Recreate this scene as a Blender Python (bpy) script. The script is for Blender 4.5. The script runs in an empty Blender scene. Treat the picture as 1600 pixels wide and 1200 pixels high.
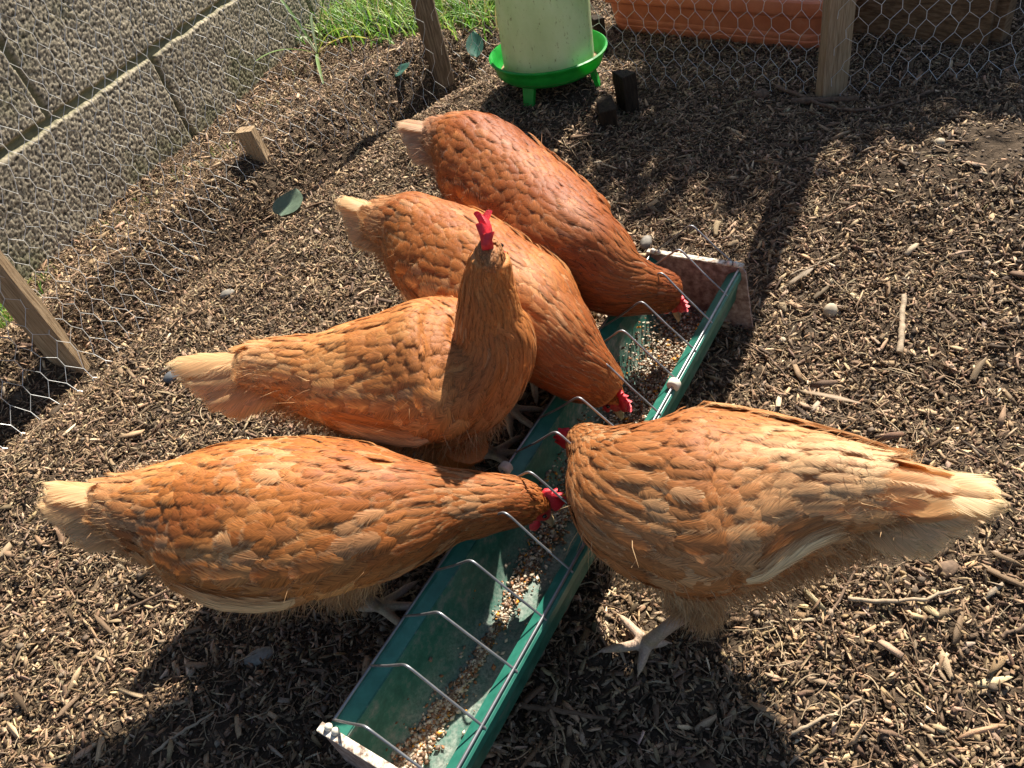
import bpy, bmesh, math, random
import numpy as np
from mathutils import Vector, Matrix

# ------------------------------------------------------------------ camera, sky, sun, exposure
H = 0.80                       # camera height in metres
FPX = 1200.0                   # focal length in pixels of a 1600 px wide frame
_n = np.array([345., -1232., -1200.]); _n /= np.linalg.norm(_n)
_up = -_n
_v = np.array([0, 0, -1.]); _y = _v - _up * (_v @ _up); _y /= np.linalg.norm(_y)
_x = np.cross(_y, _up)
RW = np.array([_x, _y, _up])   # world = RW @ camera
scn = bpy.context.scene
C = scn.collection
cam_d = bpy.data.cameras.new('camera'); cam = bpy.data.objects.new('camera', cam_d); C.objects.link(cam)
cam_d.sensor_fit = 'HORIZONTAL'; cam_d.sensor_width = 36.0; cam_d.lens = 36.0 * FPX / 1600.0
cam_d.clip_start = 0.01; cam_d.clip_end = 500.0
M4 = Matrix([[*RW[0], 0], [*RW[1], 0], [*RW[2], H], [0, 0, 0, 1]]); cam.matrix_world = M4
scn.camera = cam
SUN_AZ, SUN_EL = 53.0, 44.0
w = bpy.data.worlds.new('World'); scn.world = w; w.use_nodes = True
nt = w.node_tree; bg = nt.nodes['Background']
sky = nt.nodes.new('ShaderNodeTexSky'); sky.sky_type = 'NISHITA'; sky.sun_disc = False
sky.sun_elevation = math.radians(SUN_EL); sky.sun_rotation = math.radians(90 - SUN_AZ)
nt.links.new(sky.outputs[0], bg.inputs[0]); bg.inputs[1].default_value = 0.052
sd = bpy.data.lights.new('sun', 'SUN'); sd.energy = 5.0; sd.angle = math.radians(0.5); sd.color = (1.0, 0.93, 0.82)
so = bpy.data.objects.new('sun', sd); C.objects.link(so)
sdir = Vector((math.cos(math.radians(SUN_AZ)) * math.cos(math.radians(SUN_EL)), math.sin(math.radians(SUN_AZ)) * math.cos(math.radians(SUN_EL)), math.sin(math.radians(SUN_EL))))
so.rotation_euler = sdir.to_track_quat('Z', 'Y').to_euler()
scn.view_settings.view_transform = 'Standard'; scn.view_settings.look = 'None'
scn.view_settings.exposure = 1.28; scn.view_settings.gamma = 1.0
scn.render.engine = 'CYCLES'

rng = np.random.default_rng(7)
random.seed(7)
R_ = math.radians

# ------------------------------------------------------------------ helpers
def at(px, py, z=0.0):
    d = RW @ np.array([px - 800., -(py - 600.), -FPX])
    t = (z - H) / d[2]
    return np.array([0, 0, H]) + t * d

def hash2(ix, iy, s=0):
    n = (ix.astype(np.int64) * 374761393 + iy.astype(np.int64) * 668265263 + s * 1442695041) & 0x7fffffff
    n = (n ^ (n >> 13)) * 1274126177 & 0x7fffffff
    n = n ^ (n >> 16)
    return (n & 0xffff) / 65535.0

def vnoise(x, y, s=0):
    ix = np.floor(x); iy = np.floor(y); fx = x - ix; fy = y - iy
    fx = fx * fx * (3 - 2 * fx); fy = fy * fy * (3 - 2 * fy)
    a = hash2(ix, iy, s); b = hash2(ix + 1, iy, s); c = hash2(ix, iy + 1, s); d = hash2(ix + 1, iy + 1, s)
    return (a * (1 - fx) + b * fx) * (1 - fy) + (c * (1 - fx) + d * fx) * fy

def fbm(x, y, s=0, o=4):
    r = 0; a = .5
    for i in range(o):
        r = r + a * vnoise(x * 2 ** i, y * 2 ** i, s + i * 17); a *= .5
    return r

def sstep(a, b, x):
    t = np.clip((x - a) / (b - a), 0, 1); return t * t * (3 - 2 * t)

def make_mesh(name, V, F, smooth=False):
    """V (n,3) array; F (m,k) array of constant size or list of tuples"""
    me = bpy.data.meshes.new(name)
    V = np.asarray(V, dtype=np.float32)
    if isinstance(F, np.ndarray):
        k = F.shape[1]; m = F.shape[0]
        me.vertices.add(len(V)); me.vertices.foreach_set('co', V.ravel())
        me.loops.add(m * k); me.loops.foreach_set('vertex_index', F.astype(np.int32).ravel())
        me.polygons.add(m); me.polygons.foreach_set('loop_start', np.arange(0, m * k, k, dtype=np.int32))
        me.polygons.foreach_set('loop_total', np.full(m, k, dtype=np.int32))
        me.update(calc_edges=True)
    else:
        me.from_pydata([tuple(map(float, v)) for v in V], [], [tuple(int(i) for i in f) for f in F]); me.update()
    if smooth:
        me.polygons.foreach_set('use_smooth', np.ones(len(me.polygons), dtype=bool))
    return me

def set_col(me, col, name='Col'):
    a = me.color_attributes.new(name, 'FLOAT_COLOR', 'POINT')
    c = np.ones((len(me.vertices), 4), dtype=np.float32); c[:, :3] = np.clip(col, 0, 1)
    a.data.foreach_set('color', c.ravel())

def link(name, me, m=None, parent=None):
    o = bpy.data.objects.new(name, me); C.objects.link(o)
    if m is not None: me.materials.append(m)
    if parent is not None: o.parent = parent
    return o

def tag(o, label=None, cat=None, group=None, kind=None):
    if label: o['label'] = label
    if cat: o['category'] = cat
    if group: o['group'] = group
    if kind: o['kind'] = kind
    return o

def empty(name, loc=(0, 0, 0)):
    o = bpy.data.objects.new(name, None); C.objects.link(o); o.location = Vector([float(v) for v in loc]); o.empty_display_size = .05
    return o

class MB:
    """collects shapes (world coordinates) and links them as one mesh"""
    def __init__(s): s.V = []; s.F = []
    def add(s, V, F):
        b = len(s.V); s.V += [tuple(map(float, v)) for v in V]; s.F += [tuple(i + b for i in f) for f in F]
    def box(s, c, sz, rot=None, taper=1.0, jit=0.0):
        c = Vector(c); r = rot or Matrix.Identity(3); V = []
        for z in (-1, 1):
            k = taper if z > 0 else 1.0
            for x, y in ((-1, -1), (1, -1), (1, 1), (-1, 1)):
                p = Vector((x * sz[0] / 2 * k + random.uniform(-jit, jit), y * sz[1] / 2 * k + random.uniform(-jit, jit), z * sz[2] / 2 + random.uniform(-jit, jit)))
                V.append(c + r @ p)
        s.add(V, [(0, 3, 2, 1), (4, 5, 6, 7), (0, 1, 5, 4), (1, 2, 6, 5), (2, 3, 7, 6), (3, 0, 4, 7)])
    def tube(s, pts, r, n=8, caps=True):
        pts = [Vector([float(q) for q in p]) for p in pts]; m = len(pts)
        rr = r if hasattr(r, '__len__') else [r] * m
        prev = None; V = []
        for i, p in enumerate(pts):
            a = pts[max(0, i - 1)]; b = pts[min(m - 1, i + 1)]; t = (b - a).normalized()
            if prev is None:
                u = t.orthogonal().normalized()
            else:
                u = (prev - t * prev.dot(t)).normalized()
            prev = u; v = t.cross(u)
            for k in range(n):
                q = 2 * math.pi * k / n; V.append(p + (u * math.cos(q) + v * math.sin(q)) * rr[i])
        F = [(i * n + k, i * n + (k + 1) % n, (i + 1) * n + (k + 1) % n, (i + 1) * n + k) for i in range(m - 1) for k in range(n)]
        if caps: F += [tuple(range(n - 1, -1, -1)), tuple(range((m - 1) * n, m * n))]
        s.add(V, F)
    def lathe(s, c, prof, n=48, rot=None):
        c = Vector(c); r_ = rot or Matrix.Identity(3); V = []
        for (rad, z) in prof:
            for k in range(n):
                q = 2 * math.pi * k / n; V.append(c + r_ @ Vector((rad * math.cos(q), rad * math.sin(q), z)))
        m = len(prof)
        F = [(i * n + k, i * n + (k + 1) % n, (i + 1) * n + (k + 1) % n, (i + 1) * n + k) for i in range(m - 1) for k in range(n)]
        s.add(V, F)
    def build(s, name, m, parent=None, smooth=False, bevel=0.0, sharp=40):
        me = bpy.data.meshes.new(name); me.from_pydata(s.V, [], s.F); me.update()
        bm = bmesh.new(); bm.from_mesh(me); bmesh.ops.recalc_face_normals(bm, faces=bm.faces)
        if bevel > 0:
            es = [e for e in bm.edges if len(e.link_faces) == 2 and e.calc_face_angle(0) > .5]
            bmesh.ops.bevel(bm, geom=es, offset=bevel, segments=2, affect='EDGES', profile=.6)
        if parent is not None and parent.type == 'EMPTY':
            bmesh.ops.translate(bm, vec=-abs_loc(parent), verts=bm.verts)
        elif parent is not None:
            bmesh.ops.translate(bm, vec=-abs_loc(parent), verts=bm.verts)
        bm.to_mesh(me); bm.free()
        if smooth:
            me.polygons.foreach_set('use_smooth', np.ones(len(me.polygons), dtype=bool))
            try: me.set_sharp_from_angle(angle=R_(sharp))
            except Exception: pass
        return link(name, me, m, parent)

def abs_loc(o):
    v = Vector((0, 0, 0))
    while o is not None: v += o.location; o = o.parent
    return v

def child_np(name, V, F, m, parent, col=None, smooth=True):
    V = np.asarray(V) - np.array(abs_loc(parent))
    me = make_mesh(name, V, F, smooth)
    if col is not None: set_col(me, col)
    return link(name, me, m, parent)

# ------------------------------------------------------------------ materials
def newmat(name):
    m = bpy.data.materials.new(name); m.use_nodes = True
    return m, m.node_tree, m.node_tree.nodes['Principled BSDF']

def ramp(nt, stops):
    r = nt.nodes.new('ShaderNodeValToRGB'); cr = r.color_ramp
    while len(cr.elements) < len(stops): cr.elements.new(.5)
    for e, (p, c) in zip(cr.elements, stops): e.position = p; e.color = (*c, 1)
    return r

def noise(nt, scale, detail=4, rough=.55, vec=None, coord='Object', stretch=None):
    tc = nt.nodes.new('ShaderNodeTexCoord'); n = nt.nodes.new('ShaderNodeTexNoise')
    n.inputs['Scale'].default_value = scale; n.inputs['Detail'].default_value = detail; n.inputs['Roughness'].default_value = rough
    src = tc.outputs[coord]
    if stretch:
        mp = nt.nodes.new('ShaderNodeMapping'); mp.inputs['Scale'].default_value = stretch
        nt.links.new(src, mp.inputs[0]); src = mp.outputs[0]
    nt.links.new(src, n.inputs['Vector'])
    return n

def noisy_mat(name, stops, scale=30, rough=.7, bump=.3, bscale=None, stretch=None, metallic=0.0, dist=.002, spec=.5, detail=6, coord='Object'):
    m, nt, p = newmat(name)
    n = noise(nt, scale, detail, .6, stretch=stretch, coord=coord); r = ramp(nt, stops)
    nt.links.new(n.outputs['Fac'], r.inputs[0]); nt.links.new(r.outputs[0], p.inputs['Base Color'])
    p.inputs['Roughness'].default_value = rough; p.inputs['Metallic'].default_value = metallic
    p.inputs['Specular IOR Level'].default_value = spec
    if bump:
        b = nt.nodes.new('ShaderNodeBump'); b.inputs['Strength'].default_value = bump; b.inputs['Distance'].default_value = dist
        n2 = noise(nt, bscale or scale * 2, 6, .6, stretch=stretch, coord=coord); nt.links.new(n2.outputs['Fac'], b.inputs['Height'])
        nt.links.new(b.outputs[0], p.inputs['Normal'])
    return m

def attr_mat(name, rough=.8, transl=0.0, nscale=400, namp=.25, spec=.3, bump=0.0, stretch=None, sheen=0.0):
    m, nt, p = newmat(name)
    a = nt.nodes.new('ShaderNodeAttribute'); a.attribute_name = 'Col'
    n = noise(nt, nscale, 3, .6, stretch=stretch)
    mr = nt.nodes.new('ShaderNodeMapRange'); mr.inputs['From Min'].default_value = .3; mr.inputs['From Max'].default_value = .7
    mr.inputs['To Min'].default_value = 1 - namp; mr.inputs['To Max'].default_value = 1 + namp
    nt.links.new(n.outputs['Fac'], mr.inputs[0])
    mx = nt.nodes.new('ShaderNodeVectorMath'); mx.operation = 'SCALE'
    nt.links.new(a.outputs['Color'], mx.inputs[0]); nt.links.new(mr.outputs[0], mx.inputs['Scale'])
    nt.links.new(mx.outputs[0], p.inputs['Base Color'])
    p.inputs['Roughness'].default_value = rough; p.inputs['Specular IOR Level'].default_value = spec
    if sheen: p.inputs['Sheen Weight'].default_value = sheen; p.inputs['Sheen Roughness'].default_value = .4
    if bump:
        b = nt.nodes.new('ShaderNodeBump'); b.inputs['Strength'].default_value = bump; b.inputs['Distance'].default_value = .001
        nt.links.new(n.outputs['Fac'], b.inputs['Height']); nt.links.new(b.outputs[0], p.inputs['Normal'])
    if transl:
        t = nt.nodes.new('ShaderNodeBsdfTranslucent'); nt.links.new(mx.outputs[0], t.inputs[0])
        ms = nt.nodes.new('ShaderNodeMixShader'); ms.inputs[0].default_value = transl
        nt.links.new(p.outputs[0], ms.inputs[1]); nt.links.new(t.outputs[0], ms.inputs[2])
        nt.links.new(ms.outputs[0], nt.nodes['Material Output'].inputs[0])
    return m

M = {}
M['soil'] = noisy_mat('soil', [(.3, (.040, .028, .018)), (.55, (.08, .057, .038)), (.75, (.15, .112, .078))], 55, .95, .8, 220, dist=.006, spec=.1)
M['chips'] = attr_mat('wood_chips', .75, 0, 900, .3, .25, .5)
M['block'] = noisy_mat('concrete_block', [(.25, (.13, .115, .085)), (.5, (.26, .235, .18)), (.75, (.42, .39, .32))], 140, .95, .7, 420, dist=.003, spec=.1)
M['mortar'] = noisy_mat('mortar', [(.3, (.2, .18, .13)), (.7, (.42, .39, .30))], 60, .95, .6, 200, dist=.003, spec=.1)
M['post'] = noisy_mat('weathered_timber', [(.28, (.17, .11, .06)), (.5, (.36, .25, .145)), (.75, (.52, .39, .25))], 60, .85, .5, 90, stretch=(6, 6, .35), dist=.003, spec=.2)
M['post_grey'] = noisy_mat('grey_timber', [(.28, (.06, .044, .03)), (.5, (.16, .115, .075)), (.75, (.3, .23, .16))], 60, .9, .5, 90, stretch=(6, 6, .35), dist=.003, spec=.2)
M['dark_wood'] = noisy_mat('dark_damp_timber', [(.3, (.012, .008, .005)), (.6, (.045, .03, .018)), (.8, (.09, .062, .04))], 50, .9, .6, 120, stretch=(3, 3, .5), dist=.004, spec=.2)
M['brown_board'] = noisy_mat('brown_board', [(.28, (.06, .034, .018)), (.5, (.17, .10, .052)), (.75, (.30, .19, .11))], 40, .9, .5, 90, stretch=(1, 1, 4), dist=.003, spec=.2)
M['galv'] = noisy_mat('galvanised_wire', [(.3, (.55, .55, .53)), (.7, (.82, .82, .79))], 300, .38, 0, metallic=.35)
M['rod'] = noisy_mat('steel_rod', [(.3, (.18, .18, .185)), (.7, (.36, .36, .365))], 40, .45, 0, metallic=.8)
M['green_paint'] = None
M['white_plastic'] = noisy_mat('cream_plastic', [(.3, (.52, .46, .36)), (.7, (.78, .74, .64))], 90, .5, .1, 300, dist=.001)
M['end_plate'] = noisy_mat('stained_end_plate', [(.34, (.16, .095, .075)), (.5, (.30, .205, .165)), (.70, (.50, .40, .33))], 110, .8, .3, 500, dist=.001)
M['plate_edge'] = noisy_mat('plate_edge', [(.38, (.16, .10, .07)), (.5, (.50, .42, .33)), (.62, (.74, .68, .58))], 160, .8, .4, 500, dist=.001)
M['terracotta'] = noisy_mat('terracotta_plastic', [(.3, (.50, .135, .055)), (.6, (.62, .19, .085)), (.8, (.66, .27, .15))], 22, .55, .15, 300, dist=.001)
M['green_plastic'] = noisy_mat('bright_green_plastic', [(.3, (.012, .30, .035)), (.7, (.03, .48, .07))], 40, .35, .08, 400, dist=.001)
def add_transl(m, col, f):
    nt = m.node_tree; p = nt.nodes['Principled BSDF']; t = nt.nodes.new('ShaderNodeBsdfTranslucent'); t.inputs[0].default_value = (*col, 1)
    ms = nt.nodes.new('ShaderNodeMixShader'); ms.inputs[0].default_value = f; nt.links.new(p.outputs[0], ms.inputs[1]); nt.links.new(t.outputs[0], ms.inputs[2]); nt.links.new(ms.outputs[0], nt.nodes['Material Output'].inputs[0])
add_transl(M['green_plastic'], (.03, .62, .08), .35)
M['stone'] = noisy_mat('grey_stone', [(.3, (.12, .105, .085)), (.7, (.30, .27, .22))], 80, .8, .3, 300, dist=.001)
M['stone_pale'] = noisy_mat('pale_stone', [(.3, (.32, .25, .16)), (.7, (.55, .46, .33))], 80, .8, .3, 300, dist=.001)
M['stone_blue'] = noisy_mat('blue_grey_stone', [(.3, (.07, .075, .08)), (.7, (.15, .155, .165))], 60, .6, .2, 300, dist=.001)
M['stick'] = noisy_mat('bark_stick', [(.3, (.06, .035, .02)), (.7, (.22, .14, .085))], 120, .85, .5, 400, dist=.001)
M['twig'] = noisy_mat('pale_twig', [(.3, (.22, .15, .09)), (.7, (.46, .36, .24))], 120, .85, .5, 400, dist=.001)
def feather_mat(name, transl, pitch, fringe, rough=.55, amp=.30, soft=.16):
    m, nt, p = newmat(name); L = nt.links.new
    def mth(op, a, b=None, c=None):
        n = nt.nodes.new('ShaderNodeMath'); n.operation = op
        for i, v in enumerate((a, b, c)):
            if v is None: continue
            if isinstance(v, (int, float)): n.inputs[i].default_value = v
            else: L(v, n.inputs[i])
        return n.outputs[0]
    au = nt.nodes.new('ShaderNodeAttribute'); au.attribute_name = 'FUV'; sx = nt.nodes.new('ShaderNodeSeparateXYZ'); L(au.outputs['Vector'], sx.inputs[0])
    x, y, rn = sx.outputs; ax = mth('ABSOLUTE', x)
    q = mth('SUBTRACT', mth('MULTIPLY', y, 1.5), mth('MULTIPLY', ax, .55))
    cb = nt.nodes.new('ShaderNodeCombineXYZ'); L(mth('MULTIPLY', q, pitch), cb.inputs[0]); L(mth('MULTIPLY', x, 1.3), cb.inputs[1]); L(mth('MULTIPLY', rn, 91.0), cb.inputs[2])
    no = nt.nodes.new('ShaderNodeTexNoise'); no.inputs['Scale'].default_value = 1.0; no.inputs['Detail'].default_value = 2.5; no.inputs['Roughness'].default_value = .6; L(cb.outputs[0], no.inputs['Vector'])
    nf = no.outputs['Fac']
    d = mth('MINIMUM', mth('SUBTRACT', 1.0, ax), mth('MULTIPLY', mth('SUBTRACT', 1.0, y), 2.3))
    a0 = nt.nodes.new('ShaderNodeAttribute'); a0.attribute_name = 'Col'; a1 = nt.nodes.new('ShaderNodeAttribute'); a1.attribute_name = 'Tip'
    mr = nt.nodes.new('ShaderNodeMapRange'); mr.interpolation_type = 'SMOOTHSTEP'; mr.inputs['From Min'].default_value = .50; mr.inputs['From Max'].default_value = .04
    L(mth('ADD', d, mth('MULTIPLY', mth('SUBTRACT', nf, .5), .5)), mr.inputs[0])
    mx = nt.nodes.new('ShaderNodeMix'); mx.data_type = 'RGBA'; L(mr.outputs[0], mx.inputs[0]); L(a0.outputs['Color'], mx.inputs[6]); L(a1.outputs['Color'], mx.inputs[7])
    sc = nt.nodes.new('ShaderNodeVectorMath'); sc.operation = 'SCALE'; L(mx.outputs[2], sc.inputs[0])
    sh = nt.nodes.new('ShaderNodeMapRange'); sh.inputs['From Min'].default_value = .3; sh.inputs['From Max'].default_value = .7; sh.inputs['To Min'].default_value = 1 - amp; sh.inputs['To Max'].default_value = 1 + amp; L(nf, sh.inputs[0])
    shaft = nt.nodes.new('ShaderNodeMapRange'); shaft.inputs['From Min'].default_value = .03; shaft.inputs['From Max'].default_value = .07; shaft.inputs['To Min'].default_value = 1.22; shaft.inputs['To Max'].default_value = 1.0; L(ax, shaft.inputs[0])
    L(mth('MULTIPLY', sh.outputs[0], shaft.outputs[0]), sc.inputs['Scale']); L(sc.outputs[0], p.inputs['Base Color'])
    p.inputs['Roughness'].default_value = rough; p.inputs['Specular IOR Level'].default_value = .3
    b = nt.nodes.new('ShaderNodeBump'); b.inputs['Strength'].default_value = .45; b.inputs['Distance'].default_value = .0008; L(nf, b.inputs['Height']); L(b.outputs[0], p.inputs['Normal'])
    t = nt.nodes.new('ShaderNodeBsdfTranslucent'); L(sc.outputs[0], t.inputs[0])
    ms = nt.nodes.new('ShaderNodeMixShader'); ms.inputs[0].default_value = transl; L(p.outputs[0], ms.inputs[1]); L(t.outputs[0], ms.inputs[2])
    al = nt.nodes.new('ShaderNodeMapRange'); al.interpolation_type = 'SMOOTHSTEP'; al.inputs['From Min'].default_value = 0.0; al.inputs['From Max'].default_value = soft
    L(mth('ADD', d, mth('MULTIPLY', mth('SUBTRACT', nf, .56), fringe)), al.inputs[0])
    tr = nt.nodes.new('ShaderNodeBsdfTransparent'); m2 = nt.nodes.new('ShaderNodeMixShader'); L(al.outputs[0], m2.inputs[0]); L(tr.outputs[0], m2.inputs[1]); L(ms.outputs[0], m2.inputs[2])
    L(m2.outputs[0], nt.nodes['Material Output'].inputs[0])
    return m
M['feather'] = feather_mat('feather', .25, 17, 1.5, amp=.34, soft=.50)
M['quill_feather'] = feather_mat('quill_feather', .45, 40, .9, .5, .30, .22)
M['down'] = attr_mat('down', .7, .4, 260, .1, .2, 0)
scn.cycles.transparent_max_bounces = 24
M['skin'] = attr_mat('hen_skin', .6, 0, 500, .2, .35, .5)
M['comb'] = noisy_mat('red_comb', [(.3, (.50, .008, .018)), (.7, (.72, .03, .05))], 200, .45, .5, 900, dist=.0012)
M['comb'].node_tree.nodes['Principled BSDF'].inputs['Subsurface Weight'].default_value = .15
M['comb'].node_tree.nodes['Principled BSDF'].inputs['Subsurface Scale'].default_value = .004
M['beak'] = noisy_mat('horn_beak', [(.3, (.30, .19, .09)), (.7, (.50, .36, .2))], 200, .4, .1, 500, dist=.001)
M['eye'] = noisy_mat('eye', [(.3, (.01, .006, .004)), (.7, (.02, .01, .006))], 200, .08, 0)
M['leafy'] = attr_mat('leaf', .5, .35, 120, .15, .4, 0)
M['grain'] = attr_mat('grain', .55, 0, 500, .15, .35, 0)
M['bark'] = noisy_mat('bark', [(.3, (.05, .035, .022)), (.7, (.16, .12, .08))], 60, .9, .6, 120, dist=.004)

def green_trough_mat():
    m, nt, p = newmat('worn_green_paint')
    def dusty(src):                                  # dried meal caked on the level bottom of the gutter
        ge = nt.nodes.new('ShaderNodeTexCoord'); sx = nt.nodes.new('ShaderNodeSeparateXYZ'); nt.links.new(ge.outputs['Object'], sx.inputs[0])
        mr = nt.nodes.new('ShaderNodeMapRange'); mr.inputs['From Min'].default_value = .055; mr.inputs['From Max'].default_value = .012; nt.links.new(sx.outputs['Z'], mr.inputs[0])
        q = noise(nt, 38, 8, .72); q2 = ramp(nt, [(.36, (.15, .15, .15)), (.62, (.95, .95, .95))]); nt.links.new(q.outputs['Fac'], q2.inputs[0])
        mu = nt.nodes.new('ShaderNodeMath'); mu.operation = 'MULTIPLY'; nt.links.new(mr.outputs[0], mu.inputs[0]); nt.links.new(q2.outputs[0], mu.inputs[1])
        q3 = noise(nt, 320, 4, .7); q4 = ramp(nt, [(.35, (.10, .12, .10)), (.6, (.30, .33, .28))]); nt.links.new(q3.outputs['Fac'], q4.inputs[0])
        mx = nt.nodes.new('ShaderNodeMix'); mx.data_type = 'RGBA'; nt.links.new(mu.outputs[0], mx.inputs[0]); nt.links.new(src, mx.inputs[6]); nt.links.new(q4.outputs[0], mx.inputs[7])
        return mx.outputs[2]
    n = noise(nt, 70, 8, .7); r = ramp(nt, [(.36, (.010, .088, .062)), (.50, (.024, .135, .095)), (.60, (.11, .16, .13)), (.75, (.27, .28, .245))])
    n2 = noise(nt, 9, 3, .5); mm = nt.nodes.new('ShaderNodeMath'); mm.operation = 'MULTIPLY_ADD'
    nt.links.new(n2.outputs['Fac'], mm.inputs[0]); mm.inputs[1].default_value = .55; mm.inputs[2].default_value = -.27
    ad = nt.nodes.new('ShaderNodeMath'); ad.operation = 'ADD'; nt.links.new(n.outputs['Fac'], ad.inputs[0]); nt.links.new(mm.outputs[0], ad.inputs[1])
    nt.links.new(ad.outputs[0], r.inputs[0]); nt.links.new(dusty(r.outputs[0]), p.inputs['Base Color'])
    p.inputs['Roughness'].default_value = .5; p.inputs['Specular IOR Level'].default_value = .4
    b = nt.nodes.new('ShaderNodeBump'); b.inputs['Strength'].default_value = .15; b.inputs['Distance'].default_value = .001
    nt.links.new(n.outputs['Fac'], b.inputs['Height']); nt.links.new(b.outputs[0], p.inputs['Normal'])
    return m
M['green_paint'] = green_trough_mat()
M['green_rim'] = noisy_mat('green_painted_rim', [(.3, (.014, .115, .078)), (.6, (.030, .175, .125)), (.8, (.11, .26, .21))], 60, .38, .1, 300, dist=.001)

def tube_plastic():
    m, nt, p = newmat('cloudy_plastic')
    n = noise(nt, 12, 6, .65, stretch=(1, 1, .6)); r = ramp(nt, [(.3, (.68, .74, .48)), (.6, (.84, .86, .66)), (.85, (.86, .88, .74))])
    nt.links.new(n.outputs['Fac'], r.inputs[0])
    n2 = noise(nt, 150, 5, .75, stretch=(1, 1, .45)); r2 = ramp(nt, [(.60, (1, 1, 1)), (.66, (.42, .34, .2))])
    nt.links.new(n2.outputs['Fac'], r2.inputs[0])
    mx = nt.nodes.new('ShaderNodeMix'); mx.data_type = 'RGBA'; mx.blend_type = 'MULTIPLY'; mx.inputs[0].default_value = .8
    nt.links.new(r.outputs[0], mx.inputs[6]); nt.links.new(r2.outputs[0], mx.inputs[7])
    nt.links.new(mx.outputs[2], p.inputs['Base Color']); p.inputs['Roughness'].default_value = .35
    t = nt.nodes.new('ShaderNodeBsdfTranslucent'); nt.links.new(mx.outputs[2], t.inputs[0])
    ms = nt.nodes.new('ShaderNodeMixShader'); ms.inputs[0].default_value = .5
    nt.links.new(p.outputs[0], ms.inputs[1]); nt.links.new(t.outputs[0], ms.inputs[2]); nt.links.new(ms.outputs[0], nt.nodes['Material Output'].inputs[0])
    return m
M['tube'] = tube_plastic()

# ------------------------------------------------------------------ the ground
WA = np.array([-.994, 1.634]); WB = np.array([-.343, 2.725])
WD = (WB - WA) / np.linalg.norm(WB - WA); WN = np.array([WD[1], -WD[0]])     # wall line, normal towards the run
FP = [at(-160, 800)[:2], at(120, 565)[:2], at(405, 262)[:2], at(688, 118)[:2], at(1298, 150)[:2], at(1560, 125)[:2], at(2000, 160)[:2]]   # fence line

def seg_dist(x, y, a, b):
    d = b - a; L = d @ d; t = np.clip(((x - a[0]) * d[0] + (y - a[1]) * d[1]) / L, 0, 1)
    qx = a[0] + t * d[0] - x; qy = a[1] + t * d[1] - y
    side = d[0] * (y - a[1]) - d[1] * (x - a[0])
    return np.hypot(qx, qy), side

def gh(x, y):
    x = np.asarray(x, float); y = np.asarray(y, float)
    z = (fbm(x * 5 + 31, y * 5 + 7, 3) - .5) * .03 + (fbm(x * 22 + 3, y * 22, 9, 3) - .45) * .010
    r = np.hypot(x - .0, y - .6); z = z * sstep(.0, .5, r + .15)
    # scratched hollow along the left fence, bank beyond it
    la = FP[1]; ld = (FP[3] - FP[1]) / np.linalg.norm(FP[3] - FP[1]); t = (x - la[0]) * ld[0] + (y - la[1]) * ld[1]; sd_ = (y - la[1]) * ld[0] - (x - la[0]) * ld[1]
    sd_ = sd_ - .05 * np.sin(np.clip(t, 0, 1.3) / 1.3 * np.pi); win = sstep(-.5, .0, t) * (1 - sstep(1.25, 1.55, t))
    z = z - .045 * win * np.exp(-((sd_ + .02) / .07) ** 2) + .045 * win * np.exp(-((sd_ - .15) / .09) ** 2)
    d, s = seg_dist(x, y, FP[2] * .3 + FP[3] * .7, FP[3]); z = z - .05 * np.exp(-(d / .09) ** 2)
    # soil step under the feeder with its steep right-hand side
    fx, fy = at(850, 150, .05)[:2]
    ex, ey = at(955, 170, .0)[:2]
    d = np.hypot((x - fx + .05) / 1.2, y - fy); m = 1 - sstep(.13, .30, d)
    m = m * (1 - sstep(-.015, .02, x - ex + (y - ey) * -.15))
    z = z + .055 * m
    # bank at the far right and behind
    hx, hy = at(1540, 280)[:2]; z = z + .045 * np.exp(-((x - hx) ** 2 + (y - hy) ** 2) / .05)
    px_, py_ = at(1250, 290)[:2]; z = z + .02 * np.exp(-((x - px_) ** 2 + (y - py_) ** 2) / .02)
    return z

def atg(px, py, dz=0.0):
    z = 0.0
    for _ in range(12):
        p = at(px, py, z + dz); z = .5 * z + .5 * float(gh(p[0], p[1]))
    p = at(px, py, z + dz); return p

def axis(lo, hi, step, far):
    a = list(np.arange(lo, hi + step, step)); s = step
    up = [a[-1]]; dn = [a[0]]
    while up[-1] < far: s *= 1.35; up.append(up[-1] + s)
    s = step
    while dn[-1] > -far: s *= 1.35; dn.append(dn[-1] - s)
    return np.array(dn[:0:-1] + a + up[1:])
gx = axis(-1.7, 2.1, .010, 120); gy = axis(-.1, 3.6, .010, 120)
X, Y = np.meshgrid(gx, gy); Z = gh(X, Y)
nx, ny = len(gx), len(gy)
idx = np.arange(nx * ny).reshape(ny, nx)
F = np.stack([idx[:-1, :-1], idx[:-1, 1:], idx[1:, 1:], idx[1:, :-1]], -1).reshape(-1, 4)
g = link('ground', make_mesh('ground', np.stack([X, Y, Z], -1).reshape(-1, 3), F, True), M['soil'])
tag(g, kind='structure', label='dark bare soil under the wood chips')

# ------------------------------------------------------------------ wood chips (uncountable)
def bare(x, y):
    """1 where soil is bare of chips"""
    b = np.zeros_like(x)
    for (px, py, r, amt) in ((1550, 262, .17, 1.0), (890, 190, .085, .8), (790, 175, .05, .5), (1000, 150, .06, .5), (500, 330, .05, .2)):
        q = at(px, py); b = np.maximum(b, amt * np.exp(-((x - q[0]) ** 2 + (y - q[1]) ** 2) / r ** 2))
    return b

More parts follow.
